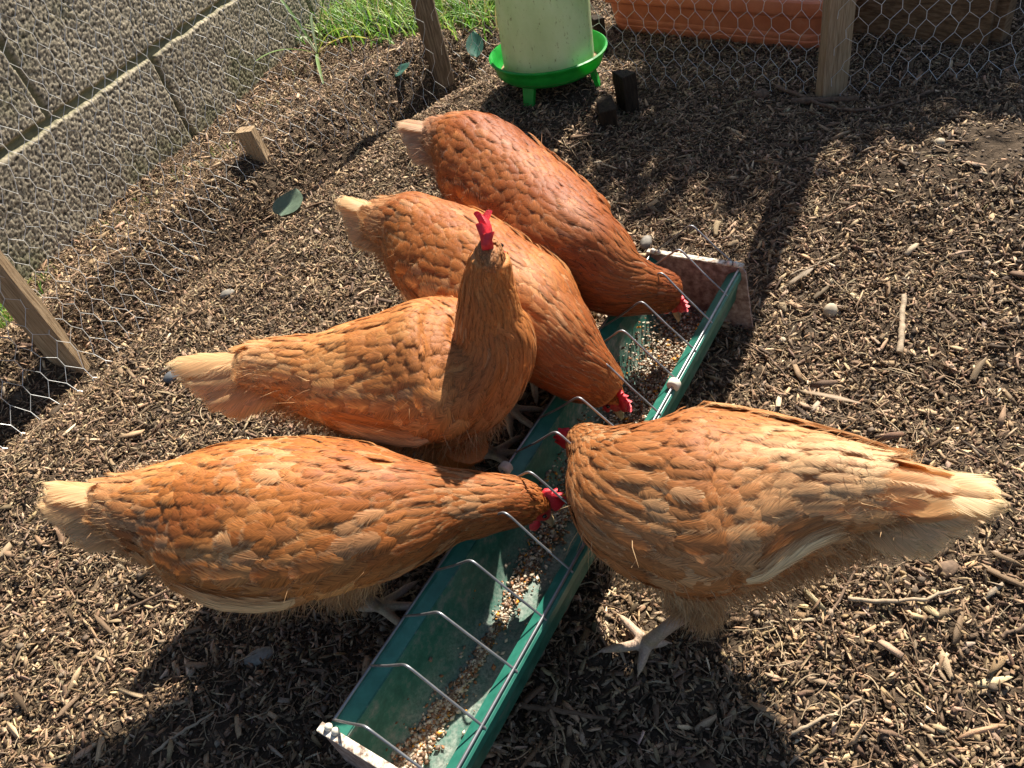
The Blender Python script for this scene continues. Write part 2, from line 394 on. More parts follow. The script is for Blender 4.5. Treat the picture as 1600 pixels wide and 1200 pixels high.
def chips(n, lmin, lmax, wmin, wmax, seed, name, label, lift=.004, tilt=.45, near=None, palette=None, power=1.7):
    rg = np.random.default_rng(seed)
    X0, X1, Y0, Y1 = -1.6, 2.0, -.20, 3.2
    k = n * 4
    x = rg.uniform(X0, X1, k); y = rg.uniform(Y0, Y1, k)
    # keep what lies in or near the view
    P = np.stack([x, y, np.zeros(k) - H], 1) @ RW      # to camera coordinates
    px = 800 + FPX * P[:, 0] / -P[:, 2]; py = 600 - FPX * P[:, 1] / -P[:, 2]
    ok = (P[:, 2] < -.1) & (px > -260) & (px < 2020) & (py > -120) & (py < 1680)
    ok &= (np.stack([x - WA[0], y - WA[1]], 1) @ WN) > .01
    dist = np.hypot(x, y)
    dens = np.clip(1.25 - .22 * dist, .5, 1)
    # thinner in the hollow and where clumps of dark soil show
    cl = fbm(x * 14, y * 14, 21, 3); dens = dens * np.clip(.5 + 1.9 * (cl - .18), .5, 1)
    dens *= 1 - bare(x, y)
    if near is not None: dens *= near(x, y)
    ok &= rg.random(k) < dens
    x = x[ok][:n]; y = y[ok][:n]; n = len(x)
    L = lmin + (lmax - lmin) * rg.random(n) ** power; W = (wmin + (wmax - wmin) * rg.random(n) ** 1.5) * np.clip(.55 + L / lmax, .6, 1.2); T = W * rg.uniform(.15, .4, n)
    yaw = rg.uniform(0, 2 * np.pi, n); tl = rg.normal(0, tilt, n) * np.clip(.018 / L, .3, 1.2); rl = rg.normal(0, .5, n)
    z = gh(x, y) + rg.uniform(-.001, lift, n) + np.abs(np.sin(tl)) * L * .25
    D = np.stack([np.cos(yaw) * np.cos(tl), np.sin(yaw) * np.cos(tl), np.sin(tl)], 1)
    S0 = np.stack([-np.sin(yaw), np.cos(yaw), np.zeros(n)], 1); U0 = np.cross(D, S0)
    S = S0 * np.cos(rl)[:, None] + U0 * np.sin(rl)[:, None]; U = np.cross(D, S)
    # 3 stations x 4 corners, irregular -> 12 verts, 10 faces
    V = np.zeros((n, 12, 3)); st = [-.5, rg.uniform(-.2, .2, n), .5]
    bend = rg.normal(0, .035, n) * L
    for i in range(3):
        t = st[i] * L if i != 1 else st[1] * L
        wsc = (rg.uniform(.15, .95, n) if i != 1 else rg.uniform(.85, 1.1, n))
        tsc = (rg.uniform(.3, .9, n) if i != 1 else 1.0)
        off = bend * (0 if i != 1 else 1)
        for j, (a, b) in enumerate(((-1, -1), (1, -1), (1, 1), (-1, 1))):
            jj = rg.uniform(-.12, .12, n) * L * (i != 1)
            V[:, i * 4 + j] = (np.stack([x, y, z], 1) + D * (t + jj)[:, None] + S * ((a * W / 2 * wsc) + off)[:, None] + U * (b * T / 2 * tsc * (1 if b > 0 else 1))[:, None])
    f = []
    for i in range(2):
        for j in range(4): f.append((i * 4 + j, i * 4 + (j + 1) % 4, (i + 1) * 4 + (j + 1) % 4, (i + 1) * 4 + j))
    f += [(3, 2, 1, 0), (8, 9, 10, 11)]
    F = (np.array(f)[None] + (np.arange(n) * 12)[:, None, None]).reshape(-1, 4)
    pal = np.array(palette if palette is not None else [(.46, .34, .225), (.36, .255, .16), (.27, .19, .12), (.19, .128, .08), (.12, .08, .052), (.30, .225, .16), (.07, .047, .031), (.56, .45, .32)])
    pr = np.array([.08, .17, .22, .19, .13, .13, .06, .02]) if palette is None else None
    ci = rg.choice(len(pal), n, p=pr)
    col = pal[ci] * np.array([.98, .93, .85]) * rg.uniform(.6, 1.45, (n, 1)) * (1 + rg.normal(0, .04, (n, 3)))
    col = np.repeat(col[:, None], 12, 1) * rg.uniform(.85, 1.12, (n, 12, 1))
    me = make_mesh(name, V.reshape(-1, 3), F); set_col(me, col.reshape(-1, 3))
    return tag(link(name, me, M['chips']), label=label, cat='wood chips', kind='stuff')
chips(210000, .004, .020, .0015, .0050, 1, 'wood_chips', 'brown and tan wood chips carpeting the whole hen run')
chips(150000, .0025, .009, .0008, .0026, 2, 'wood_splinters', 'fine dark wood splinters lying between the larger chips', lift=.006,
      palette=[(.09, .06, .04), (.16, .11, .07), (.3, .22, .14), (.05, .035, .022)])
chips(2600, .022, .042, .004, .009, 3, 'large_wood_chips', 'larger pale wood slivers lying on top of the chips', lift=.009, tilt=.3)

def fibres(n):
    rg = np.random.default_rng(9); x = rg.uniform(-1.5, 1.9, n); y = rg.uniform(0, 3.0, n); ok = ((np.stack([x, y], 1) - WA) @ WN > .02) & (rg.random(n) > bare(x, y)); x = x[ok]; y = y[ok]; n = len(x)
    a = rg.uniform(0, 6.28, n); L = rg.uniform(.012, .045, n); wd = rg.uniform(.0003, .0008, n)[:, None]; bend = rg.normal(0, .25, n); V = []; N = 5
    for i in range(N):
        t = i / (N - 1) - .5; aa = a + bend * t * 2; px_ = x + np.cos(aa) * L * t; py_ = y + np.sin(aa) * L * t
        p = np.stack([px_, py_, gh(px_, py_) + .0065 + .004 * rg.random(n)], 1); s_ = np.stack([-np.sin(aa), np.cos(aa), 0 * aa], 1)
        for q in range(3): V.append(p + s_ * wd * math.cos(q * 2.09) + np.array([0, 0, 1.]) * wd * math.sin(q * 2.09))
    V = np.stack(V, 1); f = np.array([(i * 3 + j, i * 3 + (j + 1) % 3, (i + 1) * 3 + (j + 1) % 3, (i + 1) * 3 + j) for i in range(N - 1) for j in range(3)])
    F = (f[None] + (np.arange(n) * 3 * N)[:, None, None]).reshape(-1, 4); pal = np.array([(.10, .06, .035), (.2, .13, .08), (.42, .32, .2), (.3, .2, .12)]); c = pal[rg.integers(0, 4, n)] * rg.uniform(.7, 1.3, (n, 1))
    me = make_mesh('bark_fibres', V.reshape(-1, 3), F); set_col(me, np.repeat(c[:, None], 3 * N, 1).reshape(-1, 3)); tag(link('bark_fibres', me, M['chips']), 'thin stringy bark fibres scattered over the chips', 'bark fibres', kind='stuff')
fibres(16000)
def crumbs(n):
    rg = np.random.default_rng(31); x = rg.uniform(-1.5, 1.9, n * 3); y = rg.uniform(.0, 3.0, n * 3); q = np.stack([x, y], 1)
    ok = ((q - WA) @ WN > .02) & (rg.random(n * 3) < np.clip(.15 + 2.2 * (fbm(x * 9 + 2, y * 9, 44, 3) - .42) + bare(x, y), .05, 1)); x = x[ok][:n]; y = y[ok][:n]; n = len(x)
    ico = np.array([(1, 0, 0), (-1, 0, 0), (0, 1, 0), (0, -1, 0), (0, 0, 1), (0, 0, -1), (.6, .6, .5), (-.6, .6, .4), (-.6, -.6, .5), (.6, -.6, .4)], float)
    fi = np.array([(0, 6, 9), (6, 2, 7), (7, 1, 8), (8, 3, 9), (6, 7, 4), (7, 8, 4), (8, 9, 4), (9, 6, 4), (0, 2, 6), (2, 1, 7), (1, 3, 8), (3, 0, 9), (2, 0, 5), (1, 2, 5), (3, 1, 5), (0, 3, 5)])
    sz = .0010 + .0042 * rg.random(n) ** 4; V = ico[None] * sz[:, None, None] * rg.uniform(.6, 1.3, (n, 10, 1)) * np.array([1, 1, .7]); V = V + np.stack([x, y, gh(x, y) + .005 + sz * .3], 1)[:, None]
    F = (fi[None] + (np.arange(n) * 10)[:, None, None]).reshape(-1, 3); c = np.array([(.085, .06, .04), (.14, .10, .07), (.05, .035, .024), (.2, .155, .11)])[rg.integers(0, 4, n)] * rg.uniform(.7, 1.3, (n, 1))
    me = make_mesh('soil_crumbs', V.reshape(-1, 3), F); set_col(me, np.repeat(c[:, None], 10, 1).reshape(-1, 3)); tag(link('soil_crumbs', me, M['chips']), 'crumbs and clods of dark earth between the wood chips', 'soil crumbs', kind='stuff')
crumbs(26000)

# ------------------------------------------------------------------ block wall on the left
def wall():
    root = empty('block_wall', (WA[0], WA[1], 0))
    tag(root, 'rough grey concrete block wall behind the wire at the top left', 'wall')
    L0, L1 = -.75, 2.0; top = 1.05
    zc = .232; hc = .30
    step = .0030
    a = np.arange(L0, L1, step); z = np.arange(-.12, top, step)
    A, Zz = np.meshgrid(a, z)
    # cellular stipple: bright little pebbles with gaps
    def cell(u, v, s):
        iu = np.floor(u); iv = np.floor(v); best = np.full(u.shape, 9.)
        for di in (-1, 0, 1):
            for dj in (-1, 0, 1):
                cx = iu + di + hash2(iu + di, iv + dj, s); cy = iv + dj + hash2(iu + di, iv + dj, s + 5)
                best = np.minimum(best, (cx - u) ** 2 + (cy - v) ** 2)
        return np.sqrt(best)
    # joints
    row = np.floor((Zz - zc) / hc); inz = np.abs((Zz - zc) / hc - np.round((Zz - zc) / hc)) * hc
    joint = .272 + (row % 2) * .35
    ph = (A - joint) / .70; inx = np.abs(ph - np.round(ph)) * .70 + .003
    jit = (fbm(A * 30, Zz * 30, 5, 3) - .45) * .012
    m = np.minimum(inz - .007, inx - .008) + jit
    face = sstep(-.001, .005, m)
    c = cell(A / .0062, Zz / .0062, 3); c2 = cell(A / .011, Zz / .011, 8)
    rough = -.0032 * np.clip(c, 0, 1) - .0032 * np.clip(c2 - .2, 0, 1) + (fbm(A * 9, Zz * 9, 2, 4) - .5) * .006
    lower = np.where(Zz < zc, .007, 0.0)           # the bottom course stands a little proud: its top edge is a ledge
    off = face * (.010 + rough * .75 + lower) + (1 - face) * ((fbm(A * 60, Zz * 60, 4, 2) - .5) * .004 + np.where((Zz < zc) & (inz < .02), .004, 0))
    P = np.stack([WA[0] + WD[0] * A + WN[0] * off, WA[1] + WD[1] * A + WN[1] * off, Zz], -1)
    ny, nx = A.shape; idx = np.arange(nx * ny).reshape(ny, nx)
    F = np.stack([idx[:-1, :-1], idx[:-1, 1:], idx[1:, 1:], idx[1:, :-1]], -1).reshape(-1, 4)
    peb = np.clip(1.45 - c * 1.7, .12, 1.4); tint = fbm(A * 6, Zz * 6, 11, 4)
    colb = np.array([.50, .43, .315]) * peb[..., None] * (.7 + .6 * tint[..., None])
    moss = sstep(.52, .7, fbm(A * 5 + 9, Zz * 5, 31, 4))[..., None]
    colb = colb * (1 - .5 * moss) + np.array([.10, .12, .04]) * .5 * moss
    colm = np.array([.24, .225, .13]) * (.6 + .7 * fbm(A * 40, Zz * 40, 13, 3))[..., None]
    col = colb * face[..., None] + colm * (1 - face[..., None])
    child_np('wall_face', P.reshape(-1, 3), F, attr_mat('pebbled_concrete', .95, 0, 700, .3, .1, .8), root, col.reshape(-1, 3), True)
    mb = MB(); mid = WA + WD * (L0 + L1) / 2 - WN * .056
    ang = math.atan2(WD[1], WD[0])
    mb.box((mid[0], mid[1], (top - .12) / 2), (L1 - L0, .10, top + .12), Matrix.Rotation(ang, 3, 'Z'))
    mb.build('wall_core', M['block'], root)
wall()

# ------------------------------------------------------------------ timber posts
def board_post(name, label, base, w, t, h, yaw, lean=(0, 0), mat='post', group=None, depth=.08, rnd=0):
    root = empty(name, base); tag(root, label, 'post' if 'post' in name else 'stake', group)
    n = 26; V = []; rr = Matrix.Rotation(yaw, 3, 'Z'); F = []
    pr = [(-1, -.8), (-.8, -1), (.8, -1), (1, -.8), (1, .8), (.8, 1), (-.8, 1), (-1, .8)]
    if rnd: pr = [(math.cos(q), math.sin(q)) for q in np.arange(10) * 2 * math.pi / 10]
    k = len(pr); s = random.random() * 50
    for i in range(n):
        z = -depth + (h + depth) * i / (n - 1)
        wob = (vnoise(np.array([s + z * 9]), np.array([.5]))[0] - .5) * .004
        for j, (a, b) in enumerate(pr):
            jj = 1 + (vnoise(np.array([s + z * 25]), np.array([j * 7.3]))[0] - .5) * .07
            p = rr @ Vector((a * w / 2 * jj + wob, b * t / 2 * jj, 0))
            V.append((base[0] + p.x + lean[0] * z, base[1] + p.y + lean[1] * z, base[2] + z))
    F = [(i * k + j, i * k + (j + 1) % k, (i + 1) * k + (j + 1) % k, (i + 1) * k + j) for i in range(n - 1) for j in range(k)] + [tuple(range((n - 1) * k, n * k)), tuple(range(k - 1, -1, -1))]
    mb = MB(); mb.add(V, F); o = mb.build('shaft', M[mat], root, smooth=True, sharp=30)
    return root
fa = lambda i: math.atan2(*(FP[i + 1] - FP[i])[::-1])
board_post('fence_post', 'sawn timber fence post at the far left edge, leaning into view', atg(108, 566), .062, .024, .95, R_(-18), (.01, .0), 'post', 'timber posts of the wire fence')
board_post('fence_post', 'dark rounded fence post standing left of the feeder', atg(690, 114), .052, .046, .9, R_(15), (0, 0), 'post_grey', 'timber posts of the wire fence')
board_post('fence_post', 'square fence post standing in front of the terracotta planter', atg(1298, 150), .056, .03, .95, R_(6), (0, 0), 'post', 'timber posts of the wire fence')
board_post('wooden_stake', 'short sawn stake stump beside the block wall with a split top', atg(408, 246), .042, .030, .074, R_(-20), (-.08, .03), 'post')

# ------------------------------------------------------------------ chicken wire
def hexwire(name, label, pts, h, cell=.042, rad=.0006, z0=-.03, bulge=.02, seed=0, flare=0.0):
    s = [0]; pts = [np.array(p) for p in pts]
    for a, b in zip(pts[:-1], pts[1:]): s.append(s[-1] + np.linalg.norm(b - a))
    L = s[-1]; w_ = cell; e = cell * .42; hh = cell * .92
    rows = int(h / hh) + 1; cols = int(L / w_) + 1
    def P(u, v):
        u = min(max(u, 0), L - 1e-6); k = max(i for i in range(len(s) - 1) if s[i] <= u + 1e-9)
        t = (u - s[k]) / (s[k + 1] - s[k]); q = pts[k] * (1 - t) + pts[k + 1] * t
        d = (pts[k + 1] - pts[k]) / (s[k + 1] - s[k]); nrm = np.array([-d[1], d[0]])
        nb = float(fbm(np.array([u * 5 + seed]), np.array([v * 5.]), 2, 3)[0] - .45)
        fl = flare * math.exp(-(v / .05) ** 2)
        q = q + nrm * (nb * bulge * 3 - fl)
        zz = float(gh(q[0], q[1])) * math.exp(-v * 6)
        ju = float(vnoise(np.array([u * 40 + seed]), np.array([v * 40.]))[0] - .5) * .010
        jv = float(vnoise(np.array([u * 40 + seed + 9]), np.array([v * 40. + 5]))[0] - .5) * .010
        sag = float(vnoise(np.array([u * 3. + seed]), np.array([3.]))[0] - .5) * .04 * math.exp(-v * 3)
        return np.array([q[0] + d[0] * ju, q[1] + d[1] * ju, z0 + v + zz + jv + sag])
    mb = MB(); 
    for r in range(rows):
        for c in range(cols):
            u0 = (c + .5 * (r % 2)) * w_; v0 = r * hh
            a = P(u0, v0); b = P(u0, v0 + e)                    # twisted upright
            mb.tube([a, b], rad * 1.45, 4, False)
            up1 = P(u0 + w_ / 2, v0 + hh); up2 = P(u0 - w_ / 2, v0 + hh)
            if u0 + w_ / 2 < L: mb.tube([b, up1], rad, 4, False)
            if u0 - w_ / 2 > 0: mb.tube([b, up2], rad, 4, False)
    # selvedge strands
    us = np.arange(0, L, w_ / 2)
    mb.tube([P(u, .0) for u in us], rad * 1.3, 4, False); 
    o = mb.build(name, M['galv'])
    return tag(o, label, 'wire fence', 'runs of chicken wire between the posts')
hexwire('chicken_wire', 'hexagonal chicken wire in front of the concrete block wall', [FP[0], FP[1], FP[2], FP[3]], .8, cell=.038, rad=.00046, seed=3, flare=.045)
hexwire('chicken_wire', 'chicken wire stretched in front of the terracotta planter and behind the feeder', [FP[3] + np.array([.02, .01]), FP[4]], .75, cell=.036, rad=.00040, seed=11, bulge=.012)
hexwire('chicken_wire', 'crumpled chicken wire at the top right corner, right of the square post', [FP[4], FP[5], FP[6]], .75, cell=.036, rad=.00046, seed=23, bulge=.03, flare=.02)

# ------------------------------------------------------------------ planter, shrub, boards beyond the fence
def rrect(lx, ly, r, n=6):
    o = []
    for cx, cy, a0 in ((lx - r, ly - r, 0), (-lx + r, ly - r, 90), (-lx + r, -ly + r, 180), (lx - r, -ly + r, 270)):
        for i in range(n + 1):
            q = R_(a0 + 90 * i / n); o.append((cx + r * math.cos(q), cy + r * math.sin(q)))
    return o
def planter():
    pl = at(946, 48)[:2]; pr = at(1300, 84)[:2]; d = pr - pl; Lp = np.linalg.norm(d) + .02; d = d / np.linalg.norm(d); n = np.array([-d[1], d[0]])
    cen = (pl + pr) / 2 - d * .0 + n * .10; ang = math.atan2(d[1], d[0]); rr = Matrix.Rotation(ang, 3, 'Z')
    z0 = .0
    root = empty('terracotta_planter', (cen[0], cen[1], z0)); tag(root, 'long terracotta trough planter behind the wire at the top', 'planter')
    prof = [(.90, -.01), (.96, .0), (1.0, .006), (1.03, .020), (1.02, .023), (1.035, .027), (1.045, .036), (1.035, .039), (1.05, .043), (1.09, .082), (1.20, .083), (1.23, .086), (1.25, .092), (1.26, .108), (1.25, .116), (1.22, .119), (1.12, .119), (1.09, .112), (1.02, .05)]
    V = []; base = rrect(Lp / 2 * .93, .10, .06)
    for k, z in prof:
        off = (k - 1) * .12
        for (x, y) in base:
            l = math.hypot(x, y); sx = x + off * (1 if x > 0 else -1) * min(1, abs(x) / (Lp * .3)); sy = y + off * (1 if y > 0 else -1) * min(1, abs(y) / .06)
            p = rr @ Vector((sx, sy, 0)); V.append((cen[0] + p.x, cen[1] + p.y, z0 + z))
    m = len(base); F = [(i * m + j, i * m + (j + 1) % m, (i + 1) * m + (j + 1) % m, (i + 1) * m + j) for i in range(len(prof) - 1) for j in range(m)] + [tuple(range(m - 1, -1, -1))]
    mb = MB(); mb.add(V, F); mb.build('pot', M['terracotta'], root, smooth=True, sharp=35)
    sb = MB(); sb.add([(cen[0] + (rr @ Vector((x * .98, y * .96, 0))).x, cen[1] + (rr @ Vector((x * .98, y * .96, 0))).y, z0 + .10) for x, y in base], [tuple(range(m))]); sb.build('potting_soil', M['soil'], root)
    return cen, d, n
pc, pd, pn = planter()

def leaf_cloud(name, root, cen, rad, n, size, cols, seed, mat='leafy', flat=.6):
    rg = np.random.default_rng(seed)
    v = rg.normal(0, 1, (n, 3)); v /= np.linalg.norm(v, axis=1)[:, None]
    r = rg.random(n) ** (1 / 2.2)
    lump = .75 + .5 * fbm(v[:, 0] * 2.5 + 5, v[:, 1] * 2.5 + v[:, 2] * 2, seed, 3)
    P = np.array(cen) + v * r[:, None] * np.array(rad) * lump[:, None]
    D = rg.normal(0, 1, (n, 3)) + v * .8 + np.array([0, 0, -.2]); D /= np.linalg.norm(D, axis=1)[:, None]
    U = rg.normal(0, 1, (n, 3)) * flat + np.array([0, 0, 1.]); U -= D * (U * D).sum(1)[:, None]; U /= np.linalg.norm(U, axis=1)[:, None]
    S = np.cross(D, U); L = size * rg.uniform(.6, 1.3, n); Wd = L * .34
    tt = [0, .3, .65, 1.0]; ww = [.08, .9, .8, .02]; dr = [0, .03, .0, -.12]
    V = np.zeros((n, 8, 3))
    for i in range(4):
        for j, sg in enumerate((-1, 1)):
            V[:, i * 2 + j] = P + D * (tt[i] * L)[:, None] + S * (sg * ww[i] * Wd)[:, None] + U * (dr[i] * L)[:, None]
    f = np.array([(0, 1, 3, 2), (2, 3, 5, 4), (4, 5, 7, 6)]); F = (f[None] + (np.arange(n) * 8)[:, None, None]).reshape(-1, 4)
    cols = np.array(cols); col = cols[rg.integers(0, len(cols), n)] * rg.uniform(.7, 1.3, (n, 1)); col = np.repeat(col[:, None], 8, 1)
    return child_np(name, V.reshape(-1, 3), F, M[mat], root, col.reshape(-1, 3), False)

def shrub(name, label, base, h, rad, n, seed):
    root = empty(name, base); tag(root, label, 'shrub', 'leafy shrubs beyond the wire fence')
    mb = MB(); rg = random.Random(seed)
    for i in range(7):
        a = rg.uniform(0, 6.28); q = rg.uniform(.2, .7) * rad
        pts = [(base[0], base[1], base[2] - .02), (base[0] + math.cos(a) * q * .4, base[1] + math.sin(a) * q * .4, base[2] + h * .35), (base[0] + math.cos(a) * q, base[1] + math.sin(a) * q, base[2] + h * .8)]
        mb.tube(pts, [.010, .007, .003], 6)
    mb.build('stems', M['bark'], root)
    leaf_cloud('foliage', root, (base[0], base[1], base[2] + h * .62), (rad, rad, h * .42), n, .045, [(.05, .10, .02), (.07, .13, .03), (.035, .075, .018), (.09, .15, .04)], seed)
    return root
def shade_screen():  # out-of-view foliage added to cast shade; its top follows the wanted shadow edge
    az = R_(SUN_AZ); A_ = np.array([math.cos(az), math.sin(az)]); C_ = np.array([math.sin(az), -math.cos(az)]); DH = 1.9
    G = np.array([at(*q)[:2] for q in ((925, 225), (1000, 280), (1150, 262), (1250, 238), (1350, 215), (1450, 200), (1600, 165), (1750, 120))])
    gc = G @ C_; ga = G @ A_; o_ = np.argsort(gc); gc = gc[o_]; ga = ga[o_]; a_h = ga.max() + DH
    mid = A_ * a_h + C_ * gc.mean(); root = empty('shade_screen', (mid[0], mid[1], 0)); tag(root, 'unseen leafy green screen added beyond the planter to shade the back of the run', 'shade_screen')
    rg = np.random.default_rng(77); n = 26000; c = rg.uniform(gc[0], gc[-1] + .5, n); top = (a_h - np.interp(c, gc, ga)) * math.tan(R_(SUN_EL)) + (fbm(c * 7, c * 0 + 3, 5, 3) - .45) * .22
    a = a_h + rg.normal(0, .12, n); z = rg.random(n) * top
    P = A_[None] * a[:, None] + C_[None] * c[:, None]; P = np.column_stack([P, z])
    D = rg.normal(0, 1, (n, 3)); D /= np.linalg.norm(D, axis=1)[:, None]; U = rg.normal(0, 1, (n, 3)); U -= D * (U * D).sum(1)[:, None]; U /= np.linalg.norm(U, axis=1)[:, None]; S = np.cross(D, U)
    L = rg.uniform(.035, .07, n); Wd = L * .42; V = np.zeros((n, 6, 3))
    for i, (t, w_) in enumerate(((0, .1), (.5, 1), (1, .05))):
        for j, sg in enumerate((-1, 1)): V[:, i * 2 + j] = P + D * (t * L)[:, None] + S * (sg * w_ * Wd)[:, None]
    F = (np.array([(0, 1, 3, 2), (2, 3, 5, 4)])[None] + (np.arange(n) * 6)[:, None, None]).reshape(-1, 4)
    pal = np.array([(.05, .10, .02), (.07, .13, .03), (.035, .075, .018), (.09, .15, .04)]); col = np.repeat((pal[rg.integers(0, 4, n)] * rg.uniform(.7, 1.3, (n, 1)))[:, None], 6, 1)
    child_np('foliage', V.reshape(-1, 3), F, M['leafy'], root, col.reshape(-1, 3), False)
    mb = MB()
    for k in range(9):
        q = A_ * a_h + C_ * (gc[0] + .08 + k * .17); e = q + rg.normal(0, .08, 2); mb.tube([(q[0], q[1], -.05), ((q + e)[0] / 2, (q + e)[1] / 2, .8), (e[0], e[1], 1.5)], [.022, .015, .006], 8)
    mb.build('stems', M['bark'], root, smooth=True)
shade_screen()

# weathered board panel right of the square post
def panel():
    a = at(1300, 70)[:2]; b = at(1528, 92)[:2]; n = np.array([-(b - a)[1], (b - a)[0]]); n /= np.linalg.norm(n)
    a = a + n * .07; b = b + n * .05
    d = b - a; L = np.linalg.norm(d); ang = math.atan2(d[1], d[0]); rr = Matrix.Rotation(ang, 3, 'Z')
    root = empty('board_panel', ((a + b)[0] / 2, (a + b)[1] / 2, 0)); tag(root, 'weathered brown timber boards behind the wire right of the square post', 'timber panel')
    mb = MB(); z = 0.0; random.seed(5)
    for k in range(2):
        h = .145; c = (a + b) / 2
        mb = MB(); mb.box((c[0], c[1], z + h / 2), (L, .022, h - .004), rr, jit=.0015); mb.build('board', M['brown_board'], root, bevel=.002)
        z += h
    for q in (a, b):
        mb = MB(); c = q + n * .035 * 1.0; mb.box((c[0], c[1], .145), (.045, .045, .31), rr, jit=.001); mb.build('corner_batten', M['brown_board'], root, bevel=.002)
panel()

# short dark timbers edging the soil step
def timber(name, label, p, w, t, h, yaw, tilt):
    mb = MB(); r = Matrix.Rotation(yaw, 3, 'Z') @ Matrix.Rotation(tilt, 3, 'X')
    mb.box(Vector((p[0], p[1], p[2])) + Vector((0, 0, h / 2 - .04)), (w, t, h), r, jit=.003)
    return tag(mb.build(name, M['dark_wood'], None, bevel=.003), label, 'timber')
timber('edging_timber', 'dark damp timber edging the soil step right of the feeder, nearest the hens', at(951, 205, 0), .036, .060, .105, R_(-5), R_(4))
timber('edging_timber', 'dark damp timber edging the soil step, half hidden behind the nearer one', at(981, 165, 0), .032, .055, .115, R_(8), R_(-5))
timber('edging_timber', 'small dark timber peg directly behind the green feeder dish', at(938, 82, 0), .026, .03, .13, R_(10), R_(3))

# ------------------------------------------------------------------ hopper feeder
def feeder():
    c0 = atg(866, 132); gz = .055
    c = at(862, 134, gz); root = empty('poultry_feeder', (c[0], c[1], gz)); tag(root, 'upright hopper feeder, cloudy white tube in a bright green dish on legs', 'feeder')
    rot = Matrix.Rotation(R_(3), 3, 'Y'); zt = .040; RD = .128; RT = .101
    prof = [(0, zt + .002), (.07, zt), (.108, zt + .001), (.118, zt + .008), (.124, zt + .026), (RD, zt + .036), (RD + .004, zt + .038), (RD + .005, zt + .042), (RD + .001, zt + .044), (RD - .003, zt + .040), (.118, zt + .026), (.112, zt + .012), (.10, zt + .006), (0, zt + .007)]
    mb = MB(); mb.lathe(c, prof, 72, rot); dish = mb.build('dish', M['green_plastic'], root, smooth=True, sharp=50)
    mb = MB(); mb.lathe(c, [(RT, zt + .018), (RT + .001, zt + .03), (RT - .001, zt + .2), (RT - .003, .34), (RT - .0045, .34), (RT - .003, zt + .2), (RT - .0012, zt + .018)], 72, rot); mb.build('hopper_tube', M['tube'], root, smooth=True, sharp=60)
    mb = MB(); mb.lathe(c, [(.0, .362), (.05, .36), (RT + .002, .348), (RT + .004, .335), (RT + .004, .325), (RT, .325)], 72, rot); lid = mb.build('lid', M['green_plastic'], root, smooth=True, sharp=50)
    mb = MB(); q = Vector(c); mb.tube([q + rot @ Vector(p) for p in ((-.05, 0, .358), (-.045, 0, .385), (0, 0, .395), (.045, 0, .385), (.05, 0, .358))], .004, 8); mb.build('handle', M['green_plastic'], lid)
    mb = MB(); mb.lathe(c, [(0, .066), (RT - .008, .064), (RT - .005, zt + .012), (RT, zt + .010), (RD - .008, zt + .011), (0, zt + .010)], 48, rot); mb.build('layers_feed', M['feed'], root, smooth=True)
    for a in (228, 338, 100):
        q = R_(a); mb = MB(); u = Vector((math.cos(q), math.sin(q), 0))
        top = Vector(c) + rot @ (u * .092 + Vector((0, 0, zt + .004))); bot = Vector(c) + u * .108 + Vector((0, 0, -.012))
        ax = (top - bot).normalized(); sx = u.cross(Vector((0, 0, 1))).normalized(); m3 = Matrix((sx, ax.cross(sx), ax)).transposed()
        mb.box((top + bot) / 2, (.024, .009, (top - bot).length), m3, taper=1.25); mb.build('leg', M['green_plastic'], root, bevel=.0015)
M['feed'] = noisy_mat('layers_feed', [(.3, (.2, .13, .06)), (.7, (.42, .30, .16))], 200, .9, .6, 300, dist=.003)
feeder()

